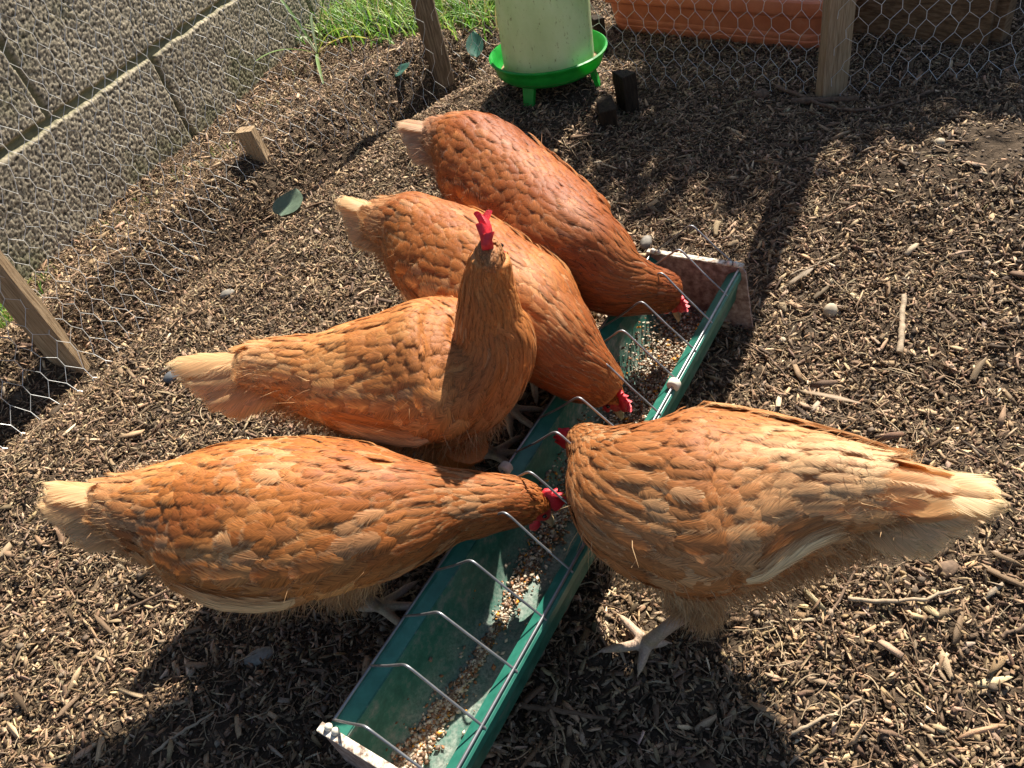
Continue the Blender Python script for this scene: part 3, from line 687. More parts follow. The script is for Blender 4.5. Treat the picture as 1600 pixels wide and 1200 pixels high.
# ------------------------------------------------------------------ trough with wire grill
TP = at(755, 1137, .1); TD = np.array([.658, .753, 0]); TD /= np.linalg.norm(TD); TN = np.array([-TD[1], TD[0], 0])
def tp(s, p, z): q = TP + TD * s + TN * p; return np.array([q[0], q[1], z])
def trough():
    root = empty('feed_trough', tuple(tp(.32, .067, 0))); tag(root, 'long green metal feed trough with a wire grill, running between the hens', 'feed trough')
    s0, s1 = -.066, .704; W = .134
    # inner/outer section: (p, z); p=0 is the right rod
    def zin(p):                                     # inner surface: rounded gutter under an inward sloping hem
        a = min(abs((p - .067) / .0515), 1.0); return .088 - .078 * (1 - a ** 2.8) ** (1 / 2.0)
    ins = []
    for k in range(19):
        c_ = math.cos(math.pi * k / 18); p_ = .067 - .0515 * math.copysign(abs(c_) ** .8, c_); ins.append((p_, zin(p_)))
    half = [(-.0035, .097), (-.0028, .1012), (.0, .1016), (.003, .1008), (.0150, .0925)]
    skirt = [(.0008, .080), (.0035, .050), (.016, .022), (.040, .007)]
    sec = half + ins + [(W - p_, z_) for p_, z_ in half[::-1]] + [(W - p_, z_) for p_, z_ in skirt] + skirt[::-1]
    N = 40; V = []; m = len(sec)
    for i in range(N + 1):
        s = s0 + (s1 - s0) * i / N
        dent = (vnoise(np.array([s * 14.]), np.array([2.]))[0] - .5) * .003
        for (p, z) in sec:
            V.append(tp(s, p + dent * (1 if p < .067 else -1) * (z > .05), z))
    F = [(i * m + j, i * m + (j + 1) % m, (i + 1) * m + (j + 1) % m, (i + 1) * m + j) for i in range(N) for j in range(m)]
    mb = MB(); mb.add(V, F); body = mb.build('trough_body', M['green_paint'], root, smooth=True, sharp=30)
    for sg_, o_ in ((1, 0), (-1, W)):
        mb = MB(); pr = [(-.0046, .090), (-.0044, .1004), (-.0026, .1026), (.0005, .1032), (.0038, .1022), (.0148, .0945)]
        V = [tp(s, o_ + sg_ * p, z) for s in (s0, s1) for (p, z) in pr]
        mb.add(V, [(k, k + 1, k + 7, k + 6) for k in range(5)]); mb.build('rim', M['green_rim'], body)
    # end plates, a foot each
    for s, sg in ((s0 - .004, -1), (s1 + .004, 1)):
        mb = MB(); th = .004
        out = [(-.022, -.006), (-.010, .100), (-.006, .106), (.0, .108), (W, .108), (W + .006, .106), (W + .010, .100), (W + .022, -.006), (.10, -.006), (.092, .008), (.042, .008), (.034, -.006)]
        V = [tp(s - th / 2, p, z) for p, z in out] + [tp(s + th / 2, p, z) for p, z in out]; k = len(out)
        mb.add(V, [tuple(range(k)), tuple(range(2 * k - 1, k - 1, -1))] + [(i, (i + 1) % k, k + (i + 1) % k, k + i) for i in range(k)])
        e = mb.build('end_plate', M['end_plate'], root)
        fl = MB(); fl.box(Vector(tp(s + sg * .001, W / 2, .1095)), (.009, W + .012, .004), Matrix.Rotation(math.atan2(TD[1], TD[0]), 3, 'Z'), jit=.0004); fl.build('flange', M['plate_edge'], e, bevel=.001)
        for p in (.004, .013, W - .004, W - .013):
            c = Vector(tp(s - sg * .002, p, .113)); kb = MB(); kb.lathe(c, [(0, .0042), (.0026, .0035), (.0042, 0), (.0026, -.0035), (0, -.0042)], 10); kb.build('rivet', M['white_plastic'], e, smooth=True, sharp=80)
    # grill: two rods and the ridged cross wires
    gr = MB(); 
    for p in (0, W):
        gr.tube([tp(s, p, .1055) for s in np.linspace(s0 + .006, s1 + .006, 24)], .0017, 8)
    g = gr.build('grill_rods', M['rod'], root, smooth=True, sharp=60)
    rs = random.Random(3)
    for k in range(14):
        s = -.059 + k * .059; a = rs.uniform(-.0025, .0025); hp = .066 + rs.uniform(-.002, .002); za = .167 + rs.uniform(-.002, .003)
        pts = [(s, -.003, .1015), (s, .0, .1055), (s + a * .5, hp * .5, .1055 + (za - .1055) * .5), (s + a, hp - .007, za - .004), (s + a, hp - .003, za - .0008), (s + a, hp, za), (s + a, hp + .003, za - .0008), (s + a, hp + .007, za - .004), (s + a * .5, (hp + W) * .5, .1055 + (za - .1055) * .5), (s, W, .1055), (s, W + .003, .1015)]
        mb = MB(); mb.tube([tp(*q) for q in pts], .00135, 8); mb.build('cross_wire', M['rod'], g, smooth=True, sharp=70)
    # plastic hinge rollers on the rods
    for px, py in ((797, 733), (915, 826), (1045, 598)):
        q = at(px, py, .106); rel = q - TP; s = rel @ TD; p = 0 if rel @ TN < .06 else W
        c = Vector(tp(s, p, .105)); ax = Vector(TD); rot = ax.to_track_quat('Z', 'Y').to_matrix()
        mb = MB(); mb.lathe(c, [(.002, -.0055), (.0068, -.0055), (.0082, -.004), (.0082, .004), (.0068, .0055), (.002, .0055), (.002, -.0055)], 24, rot); mb.build('roller', M['white_plastic'], root, smooth=True, sharp=60)
    # grain in the trough: pellets and seeds, far too many to count
    rg = np.random.default_rng(5); pts = []
    def seg(s_a, s_b, p_a, p_b, wd, n, lift=.003):
        t = rg.random(n); s = s_a + (s_b - s_a) * t; p = p_a + (p_b - p_a) * t + rg.normal(0, wd, n)
        for a, b in zip(s, p):
            if a < s0 + .008 or a > s1 - .008: continue
            b = min(max(b, .022), .112)
            zf = zin(b)
            pts.append((a, b, zf + rg.random() * lift))
    seg(-.06, .03, .088, .083, .0055, 1500); seg(.03, .10, .082, .080, .0035, 480); seg(.09, .14, .080, .080, .003, 160); seg(.13, .19, .081, .084, .005, 420, .004); seg(.19, .30, .083, .086, .008, 900, .005); seg(.28, .42, .085, .075, .016, 1800, .006)
    seg(.40, .69, .066, .066, .020, 7500, .016); seg(-.06, .69, .08, .07, .02, 260)
    pts = np.array(pts); n = len(pts)
    O = TP[None] + TD[None] * pts[:, :1] + TN[None] * pts[:, 1:2]; O[:, 2] = pts[:, 2] + .0012
    ico = np.array([(1, 0, 0), (-1, 0, 0), (0, 1, 0), (0, -1, 0), (0, 0, 1), (0, 0, -1)], float); fi = np.array([(0, 2, 4), (2, 1, 4), (1, 3, 4), (3, 0, 4), (2, 0, 5), (1, 2, 5), (3, 1, 5), (0, 3, 5)])
    yaw = rg.uniform(0, 6.28, n); sz = rg.choice([.0011, .0016, .0024, .0034], n, p=[.35, .35, .22, .08])
    sc = np.stack([sz * 1.35, sz * .85, sz * .6], 1)
    q = ico[None] * sc[:, None]; c, s = np.cos(yaw)[:, None], np.sin(yaw)[:, None]
    V = np.stack([q[..., 0] * c - q[..., 1] * s, q[..., 0] * s + q[..., 1] * c, q[..., 2]], -1) + O[:, None]
    F = (fi[None] + (np.arange(n) * 6)[:, None, None]).reshape(-1, 3)
    pal = np.array([(.48, .40, .29), (.24, .17, .12), (.66, .58, .45), (.62, .27, .03), (.16, .09, .05), (.32, .15, .07)]); ci = rg.choice(6, n, p=[.26, .22, .2, .05, .12, .15])
    col = np.repeat((pal[ci] * rg.uniform(.8, 1.2, (n, 1)))[:, None], 6, 1)
    me = make_mesh('mixed_grain', V.reshape(-1, 3), F, True); set_col(me, col.reshape(-1, 3))
    tag(link('mixed_grain', me, M['grain']), 'mixed corn, seeds and pellets strewn along the bottom of the green trough', 'grain', kind='stuff')
trough()

# ------------------------------------------------------------------ hens
class Loft:
    def __init__(s, pts, rad, heading, asp, wl=-.10):
        s.wl = wl
        """pts (k,3), rad (k,) half width, asp (k,) height/width ratio"""
        k = len(pts); N = 240; t = np.linspace(0, k - 1, N); i = np.clip(np.floor(t).astype(int), 0, k - 2); f = (t - i)[:, None]
        def cr(A):
            A = np.asarray(A, float); A = A.reshape(k, -1); P = np.vstack([2 * A[:1] - A[1:2], A, 2 * A[-1:] - A[-2:-1]])
            p0, p1, p2, p3 = P[i], P[i + 1], P[i + 2], P[i + 3]
            return .5 * ((2 * p1) + (-p0 + p2) * f + (2 * p0 - 5 * p1 + 4 * p2 - p3) * f ** 2 + (-p0 + 3 * p1 - 3 * p2 + p3) * f ** 3)
        P = cr(pts)
        for _ in range(6): P[1:-1] = .25 * P[:-2] + .5 * P[1:-1] + .25 * P[2:]
        Rr = cr(rad)[:, 0]; As = cr(asp)[:, 0]
        d = np.linalg.norm(np.diff(P, axis=0), axis=1); L = np.concatenate([[0], np.cumsum(d)]); s.len = L[-1]
        q = np.linspace(0, L[-1], N); s.N = N
        s.P = np.stack([np.interp(q, L, P[:, j]) for j in range(3)], 1); s.hw = np.interp(q, L, Rr); s.hh = s.hw * np.interp(q, L, As)
        T = np.gradient(s.P, axis=0); T /= np.linalg.norm(T, axis=1)[:, None]
        for _ in range(8): T[1:-1] = .25 * T[:-2] + .5 * T[1:-1] + .25 * T[2:]
        T /= np.linalg.norm(T, axis=1)[:, None]; s.T = T
        hd = np.array([heading[0], heading[1], 0.]); hd /= np.linalg.norm(hd)
        Th = T * np.array([1, 1, 0]) + hd * .35; S = np.cross(Th, [0, 0, 1.]); S -= T * (S * T).sum(1)[:, None]; S /= np.linalg.norm(S, axis=1)[:, None]
        s.S = S; s.U = np.cross(S, T); s.knots = np.interp(np.arange(k), t, L) / L[-1]
    def frame(s, u):
        x = np.clip(u, 0, 1) * (s.N - 1); i = np.clip(np.floor(x).astype(int), 0, s.N - 2); f = (x - i)
        g = lambda A: A[i] * (1 - f[..., None]) + A[i + 1] * f[..., None]
        h = lambda A: A[i] * (1 - f) + A[i + 1] * f
        P = g(s.P); T = g(s.T); ex = np.where(u < 0, u * s.len, 0) + np.where(u > 1, (u - 1) * s.len, 0); P = P + T * ex[..., None]
        k = np.where(u < 0, np.clip(1 + u * 2.0, .2, 1), 1)
        return P, T, g(s.S), g(s.U), h(s.hw) * k, h(s.hh) * k
    def bulge(s, u, th):
        """folded wings: a swelling along both flanks"""
        a = np.cos(th); w_ = sstep(.10, .26, u) * (1 - sstep(.62, .78, u)); e = np.sin(th)
        return w_ * sstep(s.wl - .20, s.wl - .02, e) * (1 - sstep(.2, .95, e)) * .009
    def pt(s, u, th, h=0.0):
        P, T, S, U, hw, hh = s.frame(u); c = np.cos(th); sn = np.sin(th); b = s.bulge(u, th) + h
        # egg section: wider below the middle on the body
        ww = hw * (1 - .10 * np.clip(sn, 0, 1) ** 2)
        return P + S * ((ww + b) * c)[..., None] + U * ((hh + b) * sn)[..., None]
    def nrm(s, u, th):
        e = 2e-3; a = s.pt(u + e, th) - s.pt(u - e, th); b = s.pt(u, th + .02) - s.pt(u, th - .02)
        n = np.cross(a, b); n /= np.linalg.norm(n, axis=-1)[..., None] + 1e-12
        return n

GY = {'round': ([0, .14, .32, .52, .70, .84, .94, 1.0], [.30, .72, .95, 1.0, .97, .82, .56, .18]),
      'lance': ([0, .14, .32, .52, .70, .84, .94, 1.0], [.35, .80, 1.0, .92, .74, .52, .30, .08]),
      'quill': ([0, .10, .25, .45, .68, .86, .95, 1.0], [.22, .60, .85, .98, 1.0, .80, .50, .12])}
GX = [-1, -.55, 0, .55, 1]
def feather_xy(n, shape, rg, jit=.06):
    ys, ws = GY[shape]; K = len(ys) * 5
    x = np.zeros((n, K)); y = np.zeros((n, K)); xn = np.zeros((n, K))
    asym = rg.normal(0, .06, n); bend = rg.normal(0, .10, n)
    for i, (yy, ww) in enumerate(zip(ys, ws)):
        wj = ww * (1 + rg.normal(0, jit, n))
        for j, xx in enumerate(GX):
            k = i * 5 + j; xn[:, k] = xx; x[:, k] = xx * wj * (1 + asym * np.sign(xx)) + bend * yy ** 2; y[:, k] = yy + .05 * abs(xx) * (yy < .9) - .03 * abs(xx) * (yy >= .9)
    f = np.array([(i * 5 + j, i * 5 + j + 1, (i + 1) * 5 + j + 1, (i + 1) * 5 + j) for i in range(len(ys) - 1) for j in range(4)])
    return x, y, xn, f, K

def cpal(a, b, t): return np.asarray(a) * (1 - t)[:, None] + np.asarray(b) * t[:, None]

def pack(V, F0, xn, y, colb, colt, rg):
    n, K = y.shape; F = (F0[None] + (np.arange(n) * K)[:, None, None]).reshape(-1, 4)
    uv = np.stack([xn, np.clip(y, 0, 1), np.repeat(rg.random(n)[:, None], K, 1)], -1)
    return V.reshape(-1, 3), F, np.repeat(colb[:, None], K, 1).reshape(-1, 3), np.repeat(colt[:, None], K, 1).reshape(-1, 3), uv.reshape(-1, 3)

def lay_feathers(lf, u0, th0, L, W, yaw, lift, h0, colb, colt, rg, shape='round', camber=.35):
    """feathers lying along the loft's surface"""
    n = len(u0); x, y, xn, f, K = feather_xy(n, shape, rg)
    cy, sy = np.cos(yaw)[:, None], np.sin(yaw)[:, None]
    Xl = x * W[:, None] / 2; Yl = y * L[:, None]
    along = Yl * cy - Xl * sy; across = Yl * sy + Xl * cy
    u = u0[:, None] - along / lf.len
    P, T, S, U, hw, hh = lf.frame(u0[:, None]); rad = np.sqrt(((hw + .012) ** 2 + (hh + .012) ** 2) / 2)
    th = th0[:, None] + across / np.maximum(rad, .012)
    hgt = h0[:, None] * sstep(-.02, .35, y) + lift[:, None] * Yl - camber * (np.abs(xn) ** 2) * W[:, None] * .16 - .10 * Yl * np.clip(y - .75, 0, 1)
    V = lf.pt(u, th, 0.0) + lf.nrm(u, th) * hgt[..., None]
    return pack(V, f, xn, y, colb, colt, rg)

def free_feathers(B, D, N, L, W, curl, colb, colt, rg, shape='quill', camber=.3):
    n = len(B); x, y, xn, f, K = feather_xy(n, shape, rg)
    S = np.cross(D, N); Yl = y * L[:, None]; Xl = x * W[:, None] / 2
    zz = -camber * np.abs(xn) ** 2 * W[:, None] * .25 - curl[:, None] * L[:, None] * y ** 2
    V = B[:, None] + D[:, None] * Yl[..., None] + S[:, None] * Xl[..., None] + N[:, None] * zz[..., None]
    return pack(V, f, xn, y, colb, colt, rg)

class Bag:
    def __init__(s): s.V = []; s.F = []; s.C = []; s.T = []; s.U = []; s.n = 0
    def add(s, t):
        s.V.append(t[0]); s.F.append(t[1] + s.n); s.C.append(t[2]); s.n += len(t[0])
        s.T.append(t[3] if len(t) > 3 else t[2]); s.U.append(t[4] if len(t) > 4 else np.zeros_like(t[2]))
    def build(s, name, parent, m='feather'):
        o = child_np(name, np.vstack(s.V), np.vstack(s.F), M[m], parent, np.vstack(s.C), True); set_col(o.data, np.vstack(s.T), 'Tip')
        a = o.data.attributes.new('FUV', 'FLOAT_VECTOR', 'POINT'); a.data.foreach_set('vector', np.vstack(s.U).astype(np.float32).ravel())
        return o

def unit(v): v = np.asarray(v, float); return v / np.linalg.norm(v)

def hen(spec):
    rg = np.random.default_rng(spec['seed'])
    sp = spec['spine']; pts = np.array([at(x, y, z) for x, y, z, r in sp])
    rad = np.array([r * np.linalg.norm(p - [0, 0, H]) / 1200. - (.0045 + .0050 * min(max((r - 45) / 30., 0), 1)) for (x, y, z, r), p in zip(sp, pts)]); rad = np.maximum(rad, .012)
    k = len(sp); asp = np.array(spec.get('asp', [1.0] * k))
    hd = pts[spec['ia']] - pts[1]; hd[2] = 0; hd = unit(hd)
    lf = Loft(pts, rad, hd, asp, spec.get('wl', -.10)); lat = np.cross(hd, [0, 0, 1.])          # hen's right
    cen = lf.P[int(lf.N * .45)]; root = empty('hen', (cen[0], cen[1], 0.0)); tag(root, spec['label'], 'hen', 'brown hens feeding round the trough')
    head = lf.P[-1]; crown = unit(spec.get('crown', hd)); bk = unit(spec.get('beak', hd * .45 + np.array([0, 0, -1.])))
    crown = unit(crown - bk * (crown @ bk)); hs = np.cross(bk, crown)
    hc = head + bk * .004
    # --- body: loft + head + legs fused into one skin by a voxel remesh
    mb = MB(); uu = np.linspace(0, 1, 60); tt = np.linspace(0, 2 * np.pi, 33)[:-1]; UU, TT = np.meshgrid(uu, tt, indexing='ij')
    V = lf.pt(UU, TT, -.0008).reshape(-1, 3); nn = len(tt)
    F = [(i * nn + j, i * nn + (j + 1) % nn, (i + 1) * nn + (j + 1) % nn, (i + 1) * nn + j) for i in range(59) for j in range(nn)] + [tuple(range(nn - 1, -1, -1)), tuple(range(59 * nn, 60 * nn))]
    mb.add(V, F)
    def ell(c, ax, rs, n=14):
        ax = [np.asarray(a) for a in ax]; V = []; F = []
        for i in range(n + 1):
            a = math.pi * i / n
            for j in range(16):
                b = 2 * math.pi * j / 16; V.append(c + ax[0] * rs[0] * math.cos(a) + (ax[1] * rs[1] * math.cos(b) + ax[2] * rs[2] * math.sin(b)) * math.sin(a))
        F = [(i * 16 + j, i * 16 + (j + 1) % 16, (i + 1) * 16 + (j + 1) % 16, (i + 1) * 16 + j) for i in range(n) for j in range(16)]
        mb.add(V, F)
    ell(hc, (bk, crown, hs), (.024, .0165, .0145)); ell(hc + bk * .013, (bk, crown, hs), (.015, .010, .009))
    legs = []
    for (hip, hock, foot, fd) in spec['legs']:
        hip = np.asarray(hip); hock = np.asarray(hock); foot = np.asarray(foot)
        mb.tube([hip, hip * .5 + hock * .5, hock * .9 + hip * .1, hock], [.036, .026, .013, .0085], 12)
        ank = foot + np.array([0, 0, .008]); mb.tube([hock, hock * .5 + ank * .5, ank], [.0090, .0072, .0080], 10)
        legs.append((hock, ank)); fdv = unit([fd[0], fd[1], 0]); sdv = np.cross(fdv, [0, 0, 1.])
        toes = [(0, .062), (38, .050), (-40, .050), (180, .026)]
        if 'toes' in spec and spec['toes'].get(len(legs) - 1): toes = spec['toes'][len(legs) - 1]
        for a, Lt in toes:
            dv = fdv * math.cos(R_(a)) + sdv * math.sin(R_(a)); pp = []
            for q_, zz in ((0, .008), (.25, .0085), (.5, .0065), (.75, .0065), (1.0, .0045)):
                c = ank + dv * Lt * q_; pp.append(np.array([c[0], c[1], max(float(gh(c[0], c[1])) + .004, foot[2]) + zz - .002]))
            mb.tube(pp, [.0074, .0062, .0056, .0050, .0032], 8); legs.append((pp[0], pp[-1]))
            cl = pp[-1] + dv * .009 + np.array([0, 0, -.003]); mb.tube([pp[-1], cl], [.0026, .001], 6)
    me = bpy.data.meshes.new('body'); me.from_pydata([tuple(map(float, v)) for v in mb.V], [], mb.F); me.update()
    tmp = bpy.data.objects.new('tmp', me); C.objects.link(tmp)
    bm = bmesh.new(); bm.from_mesh(me); bmesh.ops.recalc_face_normals(bm, faces=bm.faces); bm.to_mesh(me); bm.free()
    md = tmp.modifiers.new('r', 'REMESH'); md.mode = 'VOXEL'; md.voxel_size = .0022
    sm = tmp.modifiers.new('s', 'SMOOTH'); sm.iterations = 3
    dg = bpy.context.evaluated_depsgraph_get(); me2 = bpy.data.meshes.new_from_object(tmp.evaluated_get(dg)); bpy.data.objects.remove(tmp)
    nv = len(me2.vertices); Vb = np.zeros(nv * 3, dtype=np.float32); me2.vertices.foreach_get('co', Vb); Vb = Vb.reshape(-1, 3).astype(float)
    col = np.tile(np.array(spec['base']) * 1.0, (nv, 1))
    dl = np.full(nv, 9.)
    for a, b in legs:
        a = np.asarray(a); b = np.asarray(b); d = b - a; t = np.clip(((Vb - a) @ d) / (d @ d), 0, 1); dl = np.minimum(dl, np.linalg.norm(Vb - a - t[:, None] * d, axis=1))
    lm = (dl < .016) & (Vb[:, 2] < .085)
    scal = .8 + .35 * vnoise(Vb[:, 0] * 500, Vb[:, 1] * 500 + Vb[:, 2] * 700)
    lc = np.array([.46, .32, .25])[None] * scal[:, None]; yl = vnoise(Vb[:, 0] * 120, Vb[:, 2] * 120)[:, None]; lc = lc * (1 - .35 * yl) + np.array([.42, .33, .08]) * .35 * yl * scal[:, None]
    col[lm] = lc[lm]
    fm = (np.linalg.norm(Vb - (hc + bk * .012 - crown * .004), axis=1) < .0175)
    col[fm] = np.array([.42, .015, .018]) * scal[fm][:, None]
    Vb2 = Vb - np.array(abs_loc(root)); me2.vertices.foreach_set('co', Vb2.astype(np.float32).ravel()); me2.polygons.foreach_set('use_smooth', np.ones(len(me2.polygons), dtype=bool))
    set_col(me2, col); me2.materials.clear(); me2.name = 'body'; body = link('body', me2, M['skin'], root)

    # --- plumage
    base = np.array(spec['base']); pale = np.array(spec['pale']); deep = np.array(spec['deep']); cream = np.array(spec.get('cream', (.80, .56, .30)))
    bag = Bag(); un = lf.knots[spec['in']]                # where the neck begins
    def fpat(p, k=1.0):
        return fbm(p[:, 0] * 13 * k + spec['seed'] * 3.1, (p[:, 1] + p[:, 2]) * 13 * k, 5, 3)
    rows = []
    u = .035
    while u < 1.0:
        f_ = np.array([max(u, 0)]); _, _, _, _, hw, hh = lf.frame(f_); per = 2 * np.pi * (hw[0] + hh[0]) / 2
        neck = float(sstep(un - .06, un + .08, np.array([u]))[0]); headz = float(sstep(.93, .985, np.array([u]))[0])
        du = (.0082 * (1 - neck) + .0062 * neck) * (1 - headz) + .0035 * headz
        dw = (.0102 * (1 - neck) + .0052 * neck) * (1 - headz) + .0035 * headz
        m = max(7, int(per / dw)); th = (np.arange(m) + .5 * (len(rows) % 2)) * 2 * np.pi / m + rg.normal(0, .08, m)
        # belly gets few
        keep = (np.sin(th) > -.80) | (rg.random(m) < .5)
        th = th[keep]; m = len(th)
        rows.append((np.full(m, u) + rg.normal(0, du * .35 / lf.len, m), th, np.full(m, neck), np.full(m, headz)))
        u += du / lf.len
    u0 = np.concatenate([r[0] for r in rows]); th0 = np.concatenate([r[1] for r in rows]); nk = np.concatenate([r[2] for r in rows]); hz = np.concatenate([r[3] for r in rows])
    n = len(u0)
    side = np.where(np.cos(th0) > 0, -1., 1.); sn = np.sin(th0)
    wing = sstep(.12, .22, u0) * (1 - sstep(un - .20, un - .08, u0)) * np.exp(-((sn - .05) / .5) ** 2)
    L = (.029 + .013 * wing) * (1 - nk) + .028 * nk; L = L * (1 - hz) + .008 * hz; Wd = (.0175 + .008 * wing) * (1 - nk) + .0090 * nk; Wd = Wd * (1 - hz) + .0045 * hz
    L = L * rg.uniform(.8, 1.25, n); Wd = Wd * rg.uniform(.8, 1.3, n)
    droop = side * np.abs(np.cos(th0)) * (.30 * (1 - nk) + .06 * nk)
    pp = lf.pt(u0, th0); yaw = droop + rg.normal(0, .10, n) + (fbm(pp[:, 0] * 22 + 4, (pp[:, 1] + pp[:, 2]) * 22, 61, 2) - .38) * .8 * (1 - nk * .6)
    ruff = spec.get('ruff', .0)
    lift = rg.uniform(.010, .045, n) * (1 + ruff * rg.random(n) ** 3 * 3) + .008 * (1 - nk)
    odd = rg.random(n) < .03; lift = np.where(odd, lift + .06, lift); yaw = np.where(odd, yaw + rg.normal(0, .35, n), yaw)
    h0 = rg.uniform(.0, .0013, n) + wing * .002 + (fbm(pp[:, 0] * 32 + 1, (pp[:, 1] + pp[:, 2]) * 32, 71 + spec['seed'], 2) - .2) * .0065 * (1 - .6 * nk) * (1 - hz)
    pp = lf.pt(u0, th0); pt_ = fpat(pp)
    mixp = np.clip((pt_ - .42) * 2.2 + rg.normal(0, .22, n) + spec.get('palebias', 0), 0, 1)
    cb = cpal(base, pale, mixp * .6) * rg.uniform(.90, 1.09, (n, 1)); dm = np.clip((nk * spec.get('neckdeep', .5)) * .85 + (.46 - pt_) * 2.0, 0, 1); cb = cb * (1 - dm[:, None]) + deep * dm[:, None] * rg.uniform(.8, 1.2, (n, 1))
    lowr = np.clip(-sn * 1.1 - .1, 0, 1) * (1 - nk) * .8; cb = cb * (1 - lowr[:, None]) + (base * .45 + cream * .4) * lowr[:, None]; rp = (1 - sstep(.03, .03 + spec.get('rump', .10), u0 + rg.normal(0, .02, n)))[:, None] * spec.get('rumpamt', .35); cb = cb * (1 - rp) + (cream * .7 + base * .3) * rp
    ct = cpal(pale, cream, np.clip(rg.random(n) ** 1.3 * 1.1, 0, 1)); es = (.3 + .9 * rg.random(n)) * spec.get('edge', .6) * (.7 + 1.3 * np.clip((pt_ - .30) * 3, 0, 1)); es = np.clip(es * (1 + nk * spec.get('neckedge', 0)), 0, 1); ct = cb * (1 - es[:, None]) + ct * es[:, None]
    # a few feathers almost cream, in patches
    wpatch = (fbm(pp[:, 0] * 30 + 9, pp[:, 1] * 30 + pp[:, 2] * 30, 77 + spec['seed'], 2) > .50 - spec.get('white', 0) * .05) & (rg.random(n) < .6 * spec.get('white', .6)) & (hz < .3); cb[wpatch] = cb[wpatch] * .75 + cream * .22; ct[wpatch] = cream * 1.05; dk = rg.random(n) < .08; cb[dk] = cb[dk] * .6 + deep * .4
    A = (nk < .5); 
    bag.add(lay_feathers(lf, u0[A], th0[A], L[A], Wd[A], yaw[A], lift[A], h0[A], cb[A], ct[A], rg, 'round'))
    B = (nk >= .5) & (hz < .5)
    bag.add(lay_feathers(lf, u0[B], th0[B], L[B], Wd[B], yaw[B] * .7, lift[B] * .8, h0[B], cb[B], ct[B], rg, 'lance'))
    D_ = hz >= .5
    bag.add(lay_feathers(lf, u0[D_], th0[D_], L[D_], Wd[D_], yaw[D_], lift[D_] * .5, h0[D_] * .4, cb[D_], ct[D_], rg, 'lance'))
    # skull feathers round the head ellipsoid, face left bare
    m = 420; v = rg.normal(0, 1, (m, 3)); v /= np.linalg.norm(v, axis=1)[:, None]
    loc = hc + np.outer(v[:, 0], bk) * .0245 + np.outer(v[:, 1], crown) * .017 + np.outer(v[:, 2], hs) * .015
    ok = np.linalg.norm(loc - (hc + bk * .016 - crown * .004), axis=1) > .019; loc = loc[ok]; v = v[ok]; m = len(loc)
    nrm = np.outer(v[:, 0], bk) * .7 + np.outer(v[:, 1], crown) + np.outer(v[:, 2], hs); nrm /= np.linalg.norm(nrm, axis=1)[:, None]
    dd = -bk[None] + .1 * rg.normal(0, 1, (m, 3)); dd -= nrm * (dd * nrm).sum(1)[:, None]; dd /= np.linalg.norm(dd, axis=1)[:, None]; dd = dd + nrm * .12
    cc = (deep * .7 + base * .3)[None] * rg.uniform(.7, 1.3, (m, 1)); hm = spec.get('headpale', 0); cc = cc * (1 - hm) + cream * hm
    bag.add(free_feathers(loc, dd, nrm, np.full(m, .011), np.full(m, .006), np.full(m, .1), cc, cc * 1.15, rg, 'lance'))
    bag.build('plumage', body)

    # --- wing quills on both flanks: long secondaries under the coverts, palest at the lower edge
    for sg, nm in ((0, 'wing'), (1, 'wing')):
        wb = Bag(); nq = 9; i = np.arange(nq)
        sth = spec.get('wl', -.10) + i * .048                        # rows from the lower edge up
        th = np.where(sg == 0, np.arcsin(sth), np.pi - np.arcsin(sth)) + rg.normal(0, .015, nq)
        uq = (un - .17) - i * .010 + rg.normal(0, .006, nq)
        Lq = np.full(nq, .120) * rg.uniform(.9, 1.08, nq) - i * .002; Wq = np.full(nq, .017) * rg.uniform(.9, 1.1, nq)
        yq = np.where(sg == 0, -1., 1.) * (-.10 + .012 * i) + rg.normal(0, .03, nq)
        cq = np.tile(base, (nq, 1)) * rg.uniform(.8, 1.15, (nq, 1)); pl = np.clip(1 - i / 4.0, 0, 1)[:, None] * .95; cq = cq * (1 - pl) + cream * pl
        wb.add(lay_feathers(lf, uq, th, Lq, Wq, yq, np.full(nq, .02), .0120 - .0009 * i + 0 * uq, cq, cq * .6 + cream * .4, rg, 'quill'))
        # coverts overlapping them
        for row in range(3):
            nc = 11 + row; i = np.arange(nc); s2 = -.28 + row * .17 + i * .0
            tq = np.arcsin(np.clip(spec.get('wl', -.10) + .14 + row * .17 + rg.normal(0, .03, nc), -.95, .95)); tq = tq if sg == 0 else np.pi - tq
            uq = (un - .10) - i * .030 + (row * .4 % 1) * .03 + rg.normal(0, .016, nc)
            cq = cpal(base, pale, rg.random(nc) ** 1.6 * .8) * rg.uniform(.8, 1.15, (nc, 1))
            wb.add(lay_feathers(lf, uq, tq, .046 * rg.uniform(.85, 1.25, nc), .027 * rg.uniform(.85, 1.15, nc), (-1. if sg == 0 else 1.) * rg.uniform(0, .4, nc), rg.uniform(.02, .08, nc), np.full(nc, .005) + row * .0005, cq, cq * .5 + cream * .5 * np.ones((nc, 1)), rg, 'round'))
        wb.build('wing', body)

    # --- tail: two leaning stacks of quills meeting at the ridge
    tip = at(*spec['tailtip']); tr = lf.P[0]; td = unit(tip - tr); LT = np.linalg.norm(tip - tr) + .053; tb = Bag()
    ts = unit(np.cross(td, [0, 0, 1.])); tu = np.cross(ts, td)
